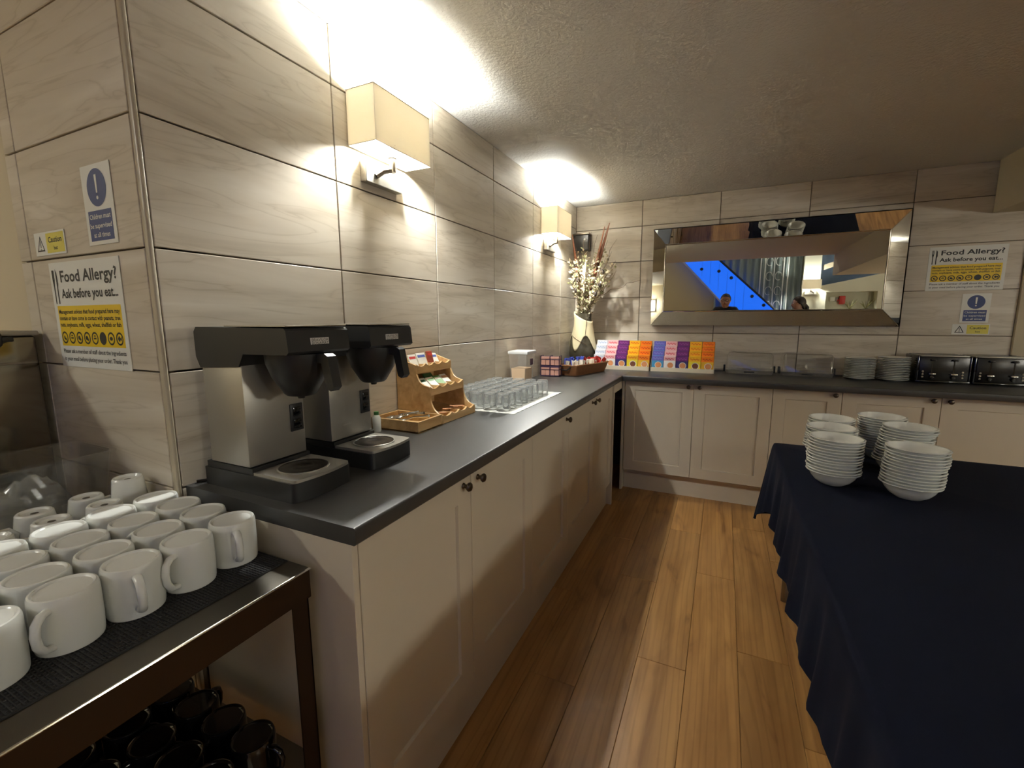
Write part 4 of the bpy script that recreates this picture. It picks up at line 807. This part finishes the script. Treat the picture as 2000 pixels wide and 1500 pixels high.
bowl_me = MB().lathe([(0.0, 0.0), (0.036, 0.0), (0.039, 0.002), (0.055, 0.013), (0.067, 0.028), (0.0735, 0.041), (0.0765, 0.0455), (0.083, 0.0475), (0.0848, 0.0495), (0.083, 0.0515), (0.078, 0.0512), (0.0745, 0.0465), (0.0705, 0.040), (0.064, 0.029), (0.052, 0.0165), (0.036, 0.0055), (0.0, 0.005)], 44).mesh('bowl', CHINA, True)
for (cx, cy, n, lx, ly, nm) in ((1.650, 1.790, 13, 0.000, 0.0, 'front left stack'), (1.862, 1.742, 13, 0.0006, 0, 'front right stack'), (1.672, 1.975, 13, -0.0005, 0, 'middle left stack'), (1.697, 2.165, 13, 0.0010, 0, 'back left stack'), (1.922, 2.045, 14, 0.0018, 0, 'middle right stack'), (1.897, 2.235, 14, -0.0004, 0, 'back right stack')):
    for k in range(n):
        j = 0.0035 if k % 4 == 2 else 0.0018
        o = link('bowl', bowl_me, None, (cx + (k - n / 2) * lx + random.uniform(-j, j), cy + (k - n / 2) * ly + random.uniform(-j, j), TZ + 0.0004 + k * 0.0103), (random.uniform(-0.012, 0.012) if k else 0, random.uniform(-0.012, 0.012) if k else 0, random.random() * 6))
        tag(o, 'white china bowl, %s from the bottom of the %s' % (ORD[k], nm), 'bowl', 'stacked bowls on the navy cloth')

# ------------------------------------------------------------------ trolley with mugs
ZT = 0.821; TRX0, TRX1, TRY0, TRY1 = -0.5, 0.474, -0.62, 0.497
tl = thing('steel_trolley', (0, 0, 0), 'stainless steel trolley of white mugs at the end of the counter', 'trolley')
MB().rbox(TRX0, TRX1, TRY0, TRY1, ZT - 0.004, ZT, 0.0015, 2).obj('top_shelf', SHELFM, tl, True)
MB().box(TRX1 - 0.003, TRX1 - 0.0005, TRY0 + 0.001, TRY1 - 0.001, ZT - 0.068, ZT - 0.004).obj('front_apron', mat('bronzed_steel', rgb(74, 60, 46), 0.42, 1.0), tl)
MB().box(TRX0 + 0.001, TRX1 - 0.003, TRY1 - 0.003, TRY1 - 0.001, ZT - 0.068, ZT - 0.004).obj('end_apron', STEELD, tl); MB().box(TRX0 + 0.001, TRX1 - 0.003, TRY0 + 0.001, TRY0 + 0.003, ZT - 0.068, ZT - 0.004).obj('end_apron', STEELD, tl)
MB().tube([(TRX1, TRY0, ZT - 0.002), (TRX1, TRY1, ZT - 0.002)], 0.0026, 8).obj('rolled_edge', CHROME, tl, True)
for sx in (0, 1):
    for sy in (0, 1):
        x = TRX0 + 0.004 if sx == 0 else TRX1 - 0.044; y = TRY0 + 0.006 if sy == 0 else TRY1 - 0.046
        m_ = MB(); m_.box(x, x + 0.04, y if sy == 0 else y + 0.037, y + 0.003 if sy == 0 else y + 0.04, 0.06, ZT - 0.005); m_.box(x if sx == 0 else x + 0.037, x + 0.003 if sx == 0 else x + 0.04, y, y + 0.04, 0.06, ZT - 0.005)
        lg = m_.obj('leg', MATS['bronzed_steel'], tl)
        MB().lathe([(0, -0.012), (0.032, -0.012), (0.034, -0.006), (0.034, 0.006), (0.032, 0.012), (0, 0.012)], 20).tr(Matrix.Translation((x + 0.02, y + 0.02, 0.035)) @ Matrix.Rotation(pi / 2, 4, 'X')).obj('castor', BLACK, lg, True)
MB().rbox(TRX0 + 0.008, TRX1 - 0.008, TRY0 + 0.01, TRY1 - 0.01, 0.352, 0.356, 0.001, 1).obj('lower_shelf', STEELD, tl)
# ribbed non-slip mat
RB = mat('black_rubber', rgb(30, 29, 28), 0.55)
mb = MB(); mb.box(-0.235, 0.410, TRY0 + 0.02, TRY1 - 0.004, 0.0005, 0.0025)
rm = thing('rubber_mat', (0, 0, ZT), 'black ribbed rubber mat under the white mugs', 'mat'); mb.obj('base_sheet', RB, rm)
mb = MB(); y = TRY0 + 0.022
while y < TRY1 - 0.008: mb.prism([(y, 0.0024), (y + 0.0035, 0.0024), (y + 0.0025, 0.0042), (y + 0.001, 0.0042)], -0.234, 0.409, 'x'); y += 0.006
x = -0.233
while x < 0.408: mb.prism([(x, 0.0024), (x + 0.003, 0.0024), (x + 0.002, 0.0038), (x + 0.001, 0.0038)], TRY0 + 0.021, TRY1 - 0.005, 'y'); x += 0.009
o = mb.obj('ribs', RB, rm); o['kind'] = 'stuff'
def mug_mesh(mname, body, r=0.0448, h=0.095):
    prof = [(0.0, h - 0.0035), (0.036, h - 0.0035), (0.0385, h - 0.0008), (0.040, h), (0.0425, h - 0.001), (r - 0.0005, h - 0.006), (r, h - 0.014), (r, 0.03), (r - 0.001, 0.004), (r - 0.002, 0.0), (r - 0.004, 0.0), (r - 0.005, 0.004), (r - 0.005, h - 0.012), (0.0, h - 0.008)]
    a = MB().lathe(prof, 40).mesh('body', body, True)
    hp_ = [(r - 0.003, 0, 0.078), (r + 0.012, 0, 0.079), (r + 0.024, 0, 0.072), (r + 0.0285, 0, 0.056), (r + 0.026, 0, 0.038), (r + 0.017, 0, 0.024), (r - 0.002, 0, 0.017)]
    b = MB().tube(hp_, [0.0062, 0.0058, 0.0055, 0.0055, 0.0055, 0.0058, 0.0062], 10, 1.25).mesh('handle', body, True, 60)
    return a, b
mwb, mwh = mug_mesh('white', CHINA); mbb, mbh = mug_mesh('black', BLACKG)
rows = [('front row', [(0.300, 0.448, -24), (0.304, 0.353, -58), (0.301, 0.260, -16), (0.299, 0.167, -48), (0.303, 0.071, -30), (0.300, -0.024, -50)]),
        ('second row', [(0.197, 0.448, 160), (0.203, 0.354, 200), (0.209, 0.259, 175), (0.206, 0.165, 215), (0.206, 0.07, 200), (0.204, -0.024, 150)]),
        ('third row', [(0.100, 0.449, 190), (0.106, 0.355, 150), (0.110, 0.262, 175), (0.111, 0.168, 120), (0.110, 0.074, 160), (0.108, -0.02, 180)]),
        ('fourth row', [(0.005, 0.449, 130), (0.011, 0.356, 210), (0.016, 0.264, 160), (0.016, 0.170, 150), (0.015, 0.077, 200)])]
for rn, lst in rows:
    for i, (x, y, a) in enumerate(lst):
        t = thing('mug', (x, y, ZT + 0.0045), 'upturned white mug, %s of the trolley, %s from the counter' % (rn, ORD[i]), 'mug', 'upturned white mugs on the trolley', math.radians(a)); link('body', mwb, t); link('handle', mwh, t)
# tapered cups at the back
ch = 0.088
ca = MB().lathe([(0.0, ch - 0.005), (0.008, ch - 0.0052), (0.022, ch - 0.004), (0.026, ch), (0.030, ch), (0.033, ch - 0.003), (0.041, 0.03), (0.0435, 0.002), (0.0425, 0.0), (0.0405, 0.001), (0.036, 0.04), (0.03, ch - 0.012), (0, ch - 0.01)], 36).mesh('body', CHINA, True)
cb_ = MB().tube([(0.034, 0, 0.066), (0.05, 0, 0.066), (0.062, 0, 0.052), (0.058, 0, 0.034), (0.04, 0, 0.026)], 0.0052, 10, 1.2).mesh('handle', CHINA, True)
cc = MB().lathe([(0.0, ch - 0.0049), (0.004, ch - 0.0049), (0.0075, ch - 0.0046), (0.0, ch - 0.0044)], 14).mesh('base_mark', mat('kiln_mark', rgb(90, 84, 74), 0.7))
for i, (x, y, a) in enumerate([(-0.083, 0.382, 60), (-0.079, 0.285, 40), (-0.075, 0.19, 70), (-0.072, 0.095, 60), (-0.178, 0.385, 100), (-0.172, 0.288, 50), (-0.168, 0.19, 80)]):
    t = thing('tapered_cup', (x, y, ZT + 0.0045), 'upturned tapered white cup, %s row behind the mugs, %s from the wall' % (('near', 'far')[i >= 4], ORD[i % 4]), 'cup', 'upturned tapered cups on the trolley', math.radians(a)); link('body', ca, t); link('handle', cb_, t); link('base_mark', cc, t)
t = thing('tapered_cup', (-0.155, 0.440 + 0.004, ZT + 0.0045), 'upturned tapered white cup standing higher against the tiled pier', 'cup', 'upturned tapered cups on the trolley', 0.6); t.scale = (0.98, 0.98, 1.42); t.location.y = 0.452; t.location.x = -0.105; link('body', ca, t); link('base_mark', cc, t)
t.location = (-0.125, 0.4525, ZT + 0.0045)
# black mugs on the lower shelf
for j in range(5):
    for i in range(5):
        t = thing('black_mug', (0.375 - i * 0.1 + 0.01 * (j % 2), 0.40 - j * 0.098, 0.3565), 'glossy black mug, lower shelf, %s row from the counter, %s from the front' % (ORD[j], ORD[i]), 'mug', 'black mugs on the lower trolley shelf', random.uniform(0, 6)); link('body', mbb, t); link('handle', mbh, t)

# ------------------------------------------------------------------ clear tub of film, water boiler
t = thing('clear_tub', (-0.355, 0.16, ZT), 'clear plastic tub with crumpled film behind the mugs', 'tub')
shell([(rr(0.095, 0.30, 0.02), 0.001), (rr(0.112, 0.325, 0.03), 0.172), (rr(0.122, 0.333, 0.03), 0.174), (rr(0.122, 0.333, 0.03), 0.180), (rr(0.110, 0.322, 0.03), 0.180), (rr(0.093, 0.298, 0.02), 0.004)]).obj('body', CLEAR, t, True)
rn_ = random.Random(5)
def crumple(cx, cy, sx, sy, hh, label):
    vs = []; fs = []; n = 22
    for i in range(n + 1):
        for j in range(n + 1):
            u, v = i / n * 2 - 1, j / n * 2 - 1; d = max(0, 1 - max(abs(u), abs(v)) ** 2.5); z = 0.004 + hh * d * (0.7 + 0.3 * math.sin(u * 5 + v * 3)) + d * rn_.uniform(-0.012, 0.012)
            vs.append((cx + u * sx, cy + v * sy, max(0.003, z)))
    for i in range(n):
        for j in range(n): a = i * (n + 1) + j; fs.append((a, a + n + 1, a + n + 2, a + 1))
    o = MB().add(vs, fs).obj('plastic_film', FILM, None, False); o.location = (-0.355, 0.16, ZT + 0.003); tag(o, label, 'plastic film')
crumple(0, 0.16, 0.08, 0.12, 0.13, 'heap of crumpled clear film in the tub nearest the tiled pier')
crumple(0, -0.11, 0.08, 0.13, 0.11, 'heap of crumpled clear film in the tub further from the pier')
BS = mat('boiler_steel', rgb(150, 142, 124), 0.16, 1.0)
st = thing('boiler_stand', (-0.86, 0.2, 0), 'low steel stand carrying the water boiler at the far left', 'stand')
MB().rbox(-0.3, 0.27, -0.34, 0.29, 0.76, 0.80, 0.003, 1).obj('top', STEELD, st)
for sx in (-0.28, 0.25):
    for sy in (-0.32, 0.27): MB().box(sx - 0.015, sx + 0.015, sy - 0.015, sy + 0.015, 0, 0.76).obj('leg', STEELD, st)
t = thing('water_boiler', (-0.83, 0.23, 0.8005), 'stainless steel water boiler at the left edge beside the tiled pier', 'boiler')
MB().rbox(-0.21, 0.213, -0.24, 0.255, 0.012, 0.508, 0.008, 3).obj('body', BS, t, True)
MB().rbox(-0.216, 0.219, -0.246, 0.261, 0.508, 0.522, 0.004, 2).obj('lid', STEEL, t, True)
MB().rbox(0.2132, 0.2165, -0.235, 0.25, 0.425, 0.432, 0.001, 1).obj('seam', STEELD, t)
kb = MB().rbox(0.21, 0.252, 0.115, 0.175, 0.478, 0.522, 0.01, 3); kb.rbox(0.21, 0.24, 0.17, 0.2, 0.492, 0.506, 0.004, 2); kb.obj('latch', BLACK, t, True)
MB().tube([(0.2145, 0.12, 0.02), (0.2145, 0.12, 0.42)], 0.006, 8).obj('reflection_strip', CHROME, t, True)  # chrome strip standing in for a bright vertical reflection on the steel
for sx in (-0.18, 0.18):
    for sy in (-0.2, 0.22): MB().lathe([(0, 0), (0.018, 0), (0.018, 0.013), (0, 0.013)], 14, (sx, sy, 0)).obj('foot', BLACK, t, True)

# ------------------------------------------------------------------ dining hall behind the camera (seen in the mirror)
HW = mat('hall_magnolia', rgb(178, 164, 128), 0.7); WHT = mat('hall_white', rgb(214, 212, 190), 0.6); SKYB = mat('pale_blue_paint', rgb(158, 186, 226), 0.6)
w5 = MB().box(-3.2, 2.64, -3.36, -3.26, 0, 3.1).obj('wall_hall', HW); tag(w5, 'plain beige hall wall behind the blue staircase in the mirror', 'wall', kind='structure')
w6 = MB().box(2.64, 4.8, -4.1, -4.0, 0, 3.1).obj('wall_hall_far', SKYB); tag(w6, 'pale blue hall wall seen above the white partition in the mirror', 'wall', kind='structure')
w7 = MB().box(2.66, 2.95, -3.3, -3.0, 0, 2.6).obj('wall_column', WHT); tag(w7, 'white hall column carrying a lit wall light in the mirror', 'wall', kind='structure')
mb = MB().box(2.951, 4.75, -3.3, -3.0, 0, 1.45).box(2.951, 3.07, -3.3, -3.0, 1.45, 1.84).box(3.9, 4.75, -3.3, -3.0, 1.45, 1.84).box(3.07, 3.9, -3.3, -3.25, 1.45, 1.84).prism([(2.951, 1.84), (4.75, 1.84), (4.75, 2.34), (2.951, 1.965)], -3.3, -3.0)
w8 = mb.obj('wall_partition', WHT); tag(w8, 'white partition with a planted niche and sloping top in the mirror', 'wall', kind='structure')
MB().prism([(3.0, 2.28), (4.7, 2.90), (4.7, 3.0), (3.0, 2.38)], -3.15, -3.0).obj('trim_4', PLAIN); tag(bpy.data.objects['trim_4'], 'sloping painted beam above the white partition in the mirror', 'beam', kind='structure')
BLUE = mat('blue_lit_panel', rgb(30, 70, 190), 0.4, emit=(0.012, 0.15, 0.95, 1), estr=0.34)
stc = thing('staircase', (1.2, -3.0, 0), 'blue-lit staircase with dark studs seen in the mirror', 'staircase'); stc.location = (0, 0, 0)
MB().prism([(-0.02, 3.02), (0.61, 3.02), (2.6, 1.10), (2.6, 0.10), (1.36, 1.48)], -3.04, -3.0).obj('lit_panel', BLUE, stc)
MB().tube([(0.55, -2.98, 3.09), (2.62, -2.98, 1.10)], 0.02, 8).obj('handrail', DARKVOID, stc, True)
MB().tube([(-0.05, -2.985, 3.02), (2.62, -2.985, 0.08)], 0.02, 8).obj('lower_rail', mat('pale_rail', rgb(150, 160, 200), 0.5), stc, True)
for (x, z) in ((0.74, 2.40), (1.09, 2.34), (1.34, 2.19), (1.76, 1.79), (1.99, 1.60), (2.25, 1.36)):
    MB().lathe([(0, 0.02), (0.03, 0.016), (0.035, 0), (0, 0)], 14).tr(Matrix.Translation((x, -3.0, z)) @ Matrix.Rotation(-pi / 2, 4, 'X')).obj('stud', DARKVOID, stc, True)
for k in range(6):
    x = 0.75 + k * 0.17; z = 2.86 - k * 0.165; MB().box(x, x + 0.004, -3.001, -2.997, z - 0.62, z - 0.04).obj('panel_joint', INKB, stc)
CUR = mat('grey_sheer', rgb(122, 134, 132), 0.8)
vs = []; fs = []; n = 120
for i in range(n + 1):
    u = i / n; x = 1.02 + 1.62 * u; y = -3.16 + 0.025 * math.sin(u * 70)
    vs += [(x, y, 0.03), (x, y, 3.06)]
for i in range(n): fs.append((2 * i, 2 * i + 2, 2 * i + 3, 2 * i + 1))
cu_ = MB().add(vs, fs).obj('sheer_curtain', CUR, None, True, 80); tag(cu_, 'grey sheer curtain behind the iron screen in the mirror', 'curtain')
IRON = mat('pale_iron', rgb(190, 192, 184), 0.5)
sc_ = thing('iron_screen', (2.14, -3.1, 0), 'pale scrolled iron screen in front of the grey curtain in the mirror', 'screen')
for x in (-0.25, -0.17, 0.0, 0.17, 0.25): MB().tube([(x, 0, 0.0), (x, 0, 3.05)], 0.012 if x else 0.008, 8).obj('upright', IRON, sc_, True)
for k in range(9):
    z = 0.4 + k * 0.3
    for s in (-1, 1): MB().tube([(s * 0.085 + 0.06 * math.cos(a), 0, z + 0.085 * math.sin(a)) for a in [q * 2 * pi / 18 for q in range(16)]], 0.006, 6).obj('scroll', IRON, sc_, True)
t = sconce(0, 'lit wall light on the white hall column in the mirror'); t.location = (2.80, -3.0, 1.80); t.rotation_euler = (0, 0, pi / 2)
del t['group']
# niche contents
t = thing('alarm_box', (3.385, -3.25, 1.60), 'red box mounted in the white hall niche in the mirror', 'box'); MB().rbox(-0.05, 0.05, 0, 0.06, 0, 0.17, 0.01, 2).obj('case', PRD, t, True); MB().rbox(-0.08, -0.05, 0.01, 0.04, 0.06, 0.1, 0.004, 1).obj('side_lever', PRD, t)
t = thing('switch_box', (3.22, -3.25, 1.66), 'small white box mounted in the white hall niche in the mirror', 'box'); MB().rbox(-0.045, 0.045, 0, 0.04, 0, 0.09, 0.006, 2).obj('case', PAPER, t, True); MB().rbox(0.045, 0.09, 0, 0.03, 0.01, 0.08, 0.004, 2).obj('grey_unit', STEELD, t)
for (x, lb) in ((3.5, 'spiky potted plant in the hall niche nearer the red box'), (3.76, 'spiky potted plant in the hall niche further from the red box')):
    t = thing('potted_plant', (x, -3.12, 1.45), lb, 'plant')
    MB().lathe([(0, 0.001), (0.04, 0.001), (0.05, 0.06), (0.045, 0.06), (0.0, 0.05)], 18).obj('pot', VD, t, True)
    for q in range(14):
        a = q * 2.4; ln = 0.1 + 0.05 * (q % 3); MB().tube([(0, 0, 0.05), (0.4 * ln * math.cos(a), 0.3 * ln * math.sin(a), 0.05 + ln * 0.6), (0.75 * ln * math.cos(a), 0.5 * ln * math.sin(a), 0.06 + ln * (0.8 + 0.2 * (q % 2)))], [0.006, 0.008, 0.001], 5, 0.3).obj('leaf', GRN, t)
# added hall ceiling lights that supply fill
LP = mat('fill_diffuser', (1, 1, 1, 1), 0.5, emit=(1.0, 0.92, 0.76, 1), estr=HALL_FILL); LPL = mat('fill_left_diffuser', (1, 1, 1, 1), 0.5, emit=(1.0, 1.0, 0.9, 1), estr=HALL_LEFT_FILL); LPO = mat('fill_opal', (1, 1, 1, 1), 0.4, emit=(1.0, 1.0, 0.92, 1), estr=OPAL_FILL)
for (x, y, lb) in ((0.2, -2.0, 'added round fill light over the left of the hall'), (2.2, -2.0, 'added round fill light over the middle of the hall'), (3.9, -1.9, 'added round fill light over the right of the hall'), (-2.4, -2.2, 'added round fill light over the far left of the hall')):
    t = thing('fill_ceiling_light', (x, y, 3.1), lb, 'ceiling light', 'added hall fill lights'); MB().lathe([(0, -0.05), (0.2, -0.05), (0.21, -0.04), (0.21, -0.005), (0.0, -0.005)], 32).obj('diffuser', LPL if x < -1 else LP, t, True); MB().lathe([(0.212, -0.045), (0.225, -0.045), (0.225, 0), (0.212, 0)], 32, (0, 0, 0), True).obj('ring', STEEL, t, True)

for (y, lb) in ((1.5, 'added opal fill light on the right-hand wall, nearer the toasters'), (-0.6, 'added opal fill light on the right-hand wall, further from the toasters')):  # wall lights added out of view as fill from the right
    t = thing('fill_wall_light', (4.8, y, 1.5), lb, 'wall light', 'added opal fill lights'); MB().rbox(-0.03, -0.0005, -0.19, 0.19, -0.02, 0.22, 0.004, 2).obj('backplate', STEEL, t, True); MB().rbox(-0.1, -0.031, -0.175, 0.175, 0.0, 0.2, 0.02, 4).obj('diffuser', LPO, t, True)

# people standing in the hall
SKIN = mat('skin', rgb(178, 136, 118), 0.6); HAIRB = mat('dark_hair', rgb(40, 28, 22), 0.55); TEEB = mat('black_top', rgb(22, 22, 24), 0.8); TROU = mat('dark_trousers', rgb(30, 32, 40), 0.8); SHOE = mat('black_shoe', rgb(18, 17, 17), 0.4)
def skin_mesh(name, m, pts, edges, parent, root=0, sub=2):
    me = bpy.data.meshes.new(name); me.from_pydata([p[:3] for p in pts], edges, []); o = bpy.data.objects.new(name, me); C.objects.link(o)
    md = o.modifiers.new('skin', 'SKIN'); 
    for i, sv in enumerate(me.skin_vertices[0].data):
        r = pts[i][3]; sv.radius = r if isinstance(r, tuple) else (r, r); sv.use_root = (i == root)
    md.branch_smoothing = 0.6; md.use_smooth_shade = True
    s_ = o.modifiers.new('sub', 'SUBSURF'); s_.levels = sub; s_.render_levels = sub
    bpy.context.view_layer.update(); dg = bpy.context.evaluated_depsgraph_get(); nm = bpy.data.meshes.new_from_object(o.evaluated_get(dg)); bpy.data.objects.remove(o)
    nm.materials.clear(); nm.materials.append(m); nm.polygons.foreach_set('use_smooth', [True] * len(nm.polygons)); o = bpy.data.objects.new(name, nm); C.objects.link(o); o.parent = parent; return o
def person(x, y, rz, Ht, label, glasses, long_hair, bz=0.0, by=0.0):
    s = Ht / 1.77; t = thing('person', (x, y, 0), label, 'person', rz=rz); t.scale = (s, s, s)
    # faces +y in its own frame
    P = [(0, 0, 0.95, (0.13, 0.10)), (0, 0, 1.10, (0.125, 0.09)), (0, 0.0, 1.28, (0.145, 0.10)), (0, -0.01, 1.42, (0.12, 0.075)), (0, -0.005 + by / 2, 1.50 - bz / 2, 0.06), (0, 0.014 + by, 1.555 - bz, (0.07, 0.082)), (0, 0.02 + by, 1.615 - bz, (0.088, 0.106)), (0, 0.006 + by, 1.69 - bz, (0.095, 0.118)), (0, 0.0 + by, 1.752 - bz, (0.07, 0.088))]
    E_ = [(i, i + 1) for i in range(8)]
    def chain(fr, pts):
        i = fr
        for p in pts: P.append(p); E_.append((i, len(P) - 1)); i = len(P) - 1
    chain(6, [(0, 0.128 + by, 1.617 - bz, 0.011)])                                                        # nose
    for sgn in (-1, 1):
        chain(6, [(sgn * 0.088, by, 1.63 - bz, 0.012)])                                             # ear
        chain(3, [(sgn * 0.15, -0.01, 1.44, 0.062), (sgn * 0.205, -0.01, 1.30, 0.05), (sgn * 0.225, 0.0, 1.12, 0.042), (sgn * 0.22, 0.10, 0.98, 0.036), (sgn * 0.20, 0.20, 0.93, 0.028), (sgn * 0.19, 0.25, 0.92, (0.032, 0.018))])
        h_ = len(P) - 1
        for q, ln in ((-0.028, 0.07), (-0.010, 0.085), (0.010, 0.08), (0.028, 0.062)): chain(h_, [(sgn * 0.19 + q, 0.29, 0.918, 0.009), (sgn * 0.19 + q * 1.1, 0.26 + ln, 0.90, 0.008), (sgn * 0.19 + q * 1.1, 0.27 + ln, 0.885, 0.0075)])
        chain(h_ - 1, [(sgn * 0.19 - sgn * 0.04, 0.245, 0.925, 0.010), (sgn * 0.19 - sgn * 0.052, 0.28, 0.915, 0.008)])
        chain(0, [(sgn * 0.095, 0, 0.86, 0.088), (sgn * 0.105, 0.01, 0.50, 0.058), (sgn * 0.11, -0.01, 0.30, 0.055), (sgn * 0.11, -0.01, 0.08, 0.038), (sgn * 0.115, 0.05, 0.045, (0.04, 0.036)), (sgn * 0.12, 0.15, 0.035, (0.04, 0.028))])
    skin_mesh('body', SKIN, P, E_, t)
    S = [(0, 0, 0.84, (0.175, 0.14)), (0, 0, 1.10, (0.165, 0.125)), (0, 0, 1.28, (0.170, 0.122)), (0, -0.01, 1.42, (0.14, 0.098)), (0, -0.008, 1.50, 0.078)]; F = [(i, i + 1) for i in range(4)]
    for sgn in (-1, 1):
        i0 = len(S); S += [(sgn * 0.155, -0.01, 1.45, 0.084), (sgn * 0.205, -0.01, 1.30, 0.066), (sgn * 0.225, 0.0, 1.12, 0.056), (sgn * 0.221, 0.08, 1.0, 0.048)]; F += [(3, i0), (i0, i0 + 1), (i0 + 1, i0 + 2), (i0 + 2, i0 + 3)]
    skin_mesh('top', TEEB, S, F, t, 0, 2)
    S = [(0, 0, 1.00, (0.14, 0.11)), (0, 0, 0.93, (0.15, 0.115))]; F = [(0, 1)]
    for sgn in (-1, 1):
        i0 = len(S); S += [(sgn * 0.095, 0, 0.86, 0.103), (sgn * 0.105, 0.01, 0.50, 0.076), (sgn * 0.11, -0.005, 0.10, 0.062)]; F += [(1, i0), (i0, i0 + 1), (i0 + 1, i0 + 2)]
    skin_mesh('trousers', TROU, S, F, t, 0, 2)
    for sgn in (-1, 1): MB().ell((sgn * 0.118, 0.07, 0.04), (0.05, 0.135, 0.0395), 16, 10).obj('shoe', SHOE, t, True)
    hb = MB(); n, m2 = 24, 12; vs = []; fs = []
    for i in range(n):
        a = 2 * pi * i / n; front = max(0, math.sin(a)); low = 0.02 + 0.045 * front - (0.05 if not long_hair else 0.11) * max(0, -math.sin(a)) - (0.0 if not long_hair else 0.04) * (1 - front)
        for k in range(m2 + 1):
            z = 0.122 - (0.122 - low) * k / m2; rr_ = math.sqrt(max(0.0, 1 - (z / 0.122) ** 2)) if z > 0 else 1.0 - 0.1 * min(1, -z / 0.1)
            vs.append((0.093 * rr_ * math.cos(a), -0.004 + 0.114 * rr_ * math.sin(a), 1.657 + z))
    for i in range(n):
        for k in range(m2): j = (i + 1) % n; fs.append((i * (m2 + 1) + k, j * (m2 + 1) + k, j * (m2 + 1) + k + 1, i * (m2 + 1) + k + 1))
    HT = Matrix.Translation((0, by, -bz)); ho = hb.add(vs, fs).tr(HT).obj('hair', HAIRB, t, True, 80); sm_ = ho.modifiers.new('thick', 'SOLIDIFY'); sm_.thickness = 0.012
    if long_hair: MB().tube([(0, -0.10, 1.62), (0, -0.135, 1.57), (0, -0.14, 1.48), (0, -0.13, 1.40)], [0.03, 0.035, 0.03, 0.01], 12).tr(HT).obj('ponytail', HAIRB, t, True)
    for sgn in (-1, 1):
        MB().ell((sgn * 0.031, 0.098, 1.645), (0.012, 0.008, 0.006), 10, 8).tr(HT).obj('eye', PAPER, t, True)
        MB().ell((sgn * 0.031, 0.105, 1.645), (0.005, 0.003, 0.005), 8, 6).tr(HT).obj('pupil', INK, t, True)
    MB().ell((0, 0.098, 1.577), (0.024, 0.007, 0.006), 12, 8).tr(HT).obj('mouth', mat('lips', rgb(160, 92, 82), 0.5) if 'lips' not in MATS else MATS['lips'], t, True)
    if glasses:
        mb = MB()
        for sgn in (-1, 1):
            mb.tube([(sgn * 0.035 + 0.026 * math.cos(a), 0.118, 1.643 + 0.019 * math.sin(a)) for a in [q * pi / 8 for q in range(17)]], 0.0025, 6); mb.tube([(sgn * 0.06, 0.116, 1.648), (sgn * 0.088, 0.06, 1.648), (sgn * 0.09, 0.0, 1.645)], 0.0022, 6)
        mb.tube([(-0.01, 0.119, 1.646), (0.01, 0.119, 1.646)], 0.0022, 6); mb.tr(HT).obj('glasses', BLACKG, t, True)
person(1.262, -1.8, 0.1, 1.84, 'person in a black top and glasses looking down, seen in the mirror', True, False, 0.04, 0.03)
person(2.5, -1.8, 1.45, 1.76, 'person in a dark top with tied-back hair in profile, seen in the mirror', False, True, 0.04, 0.03)
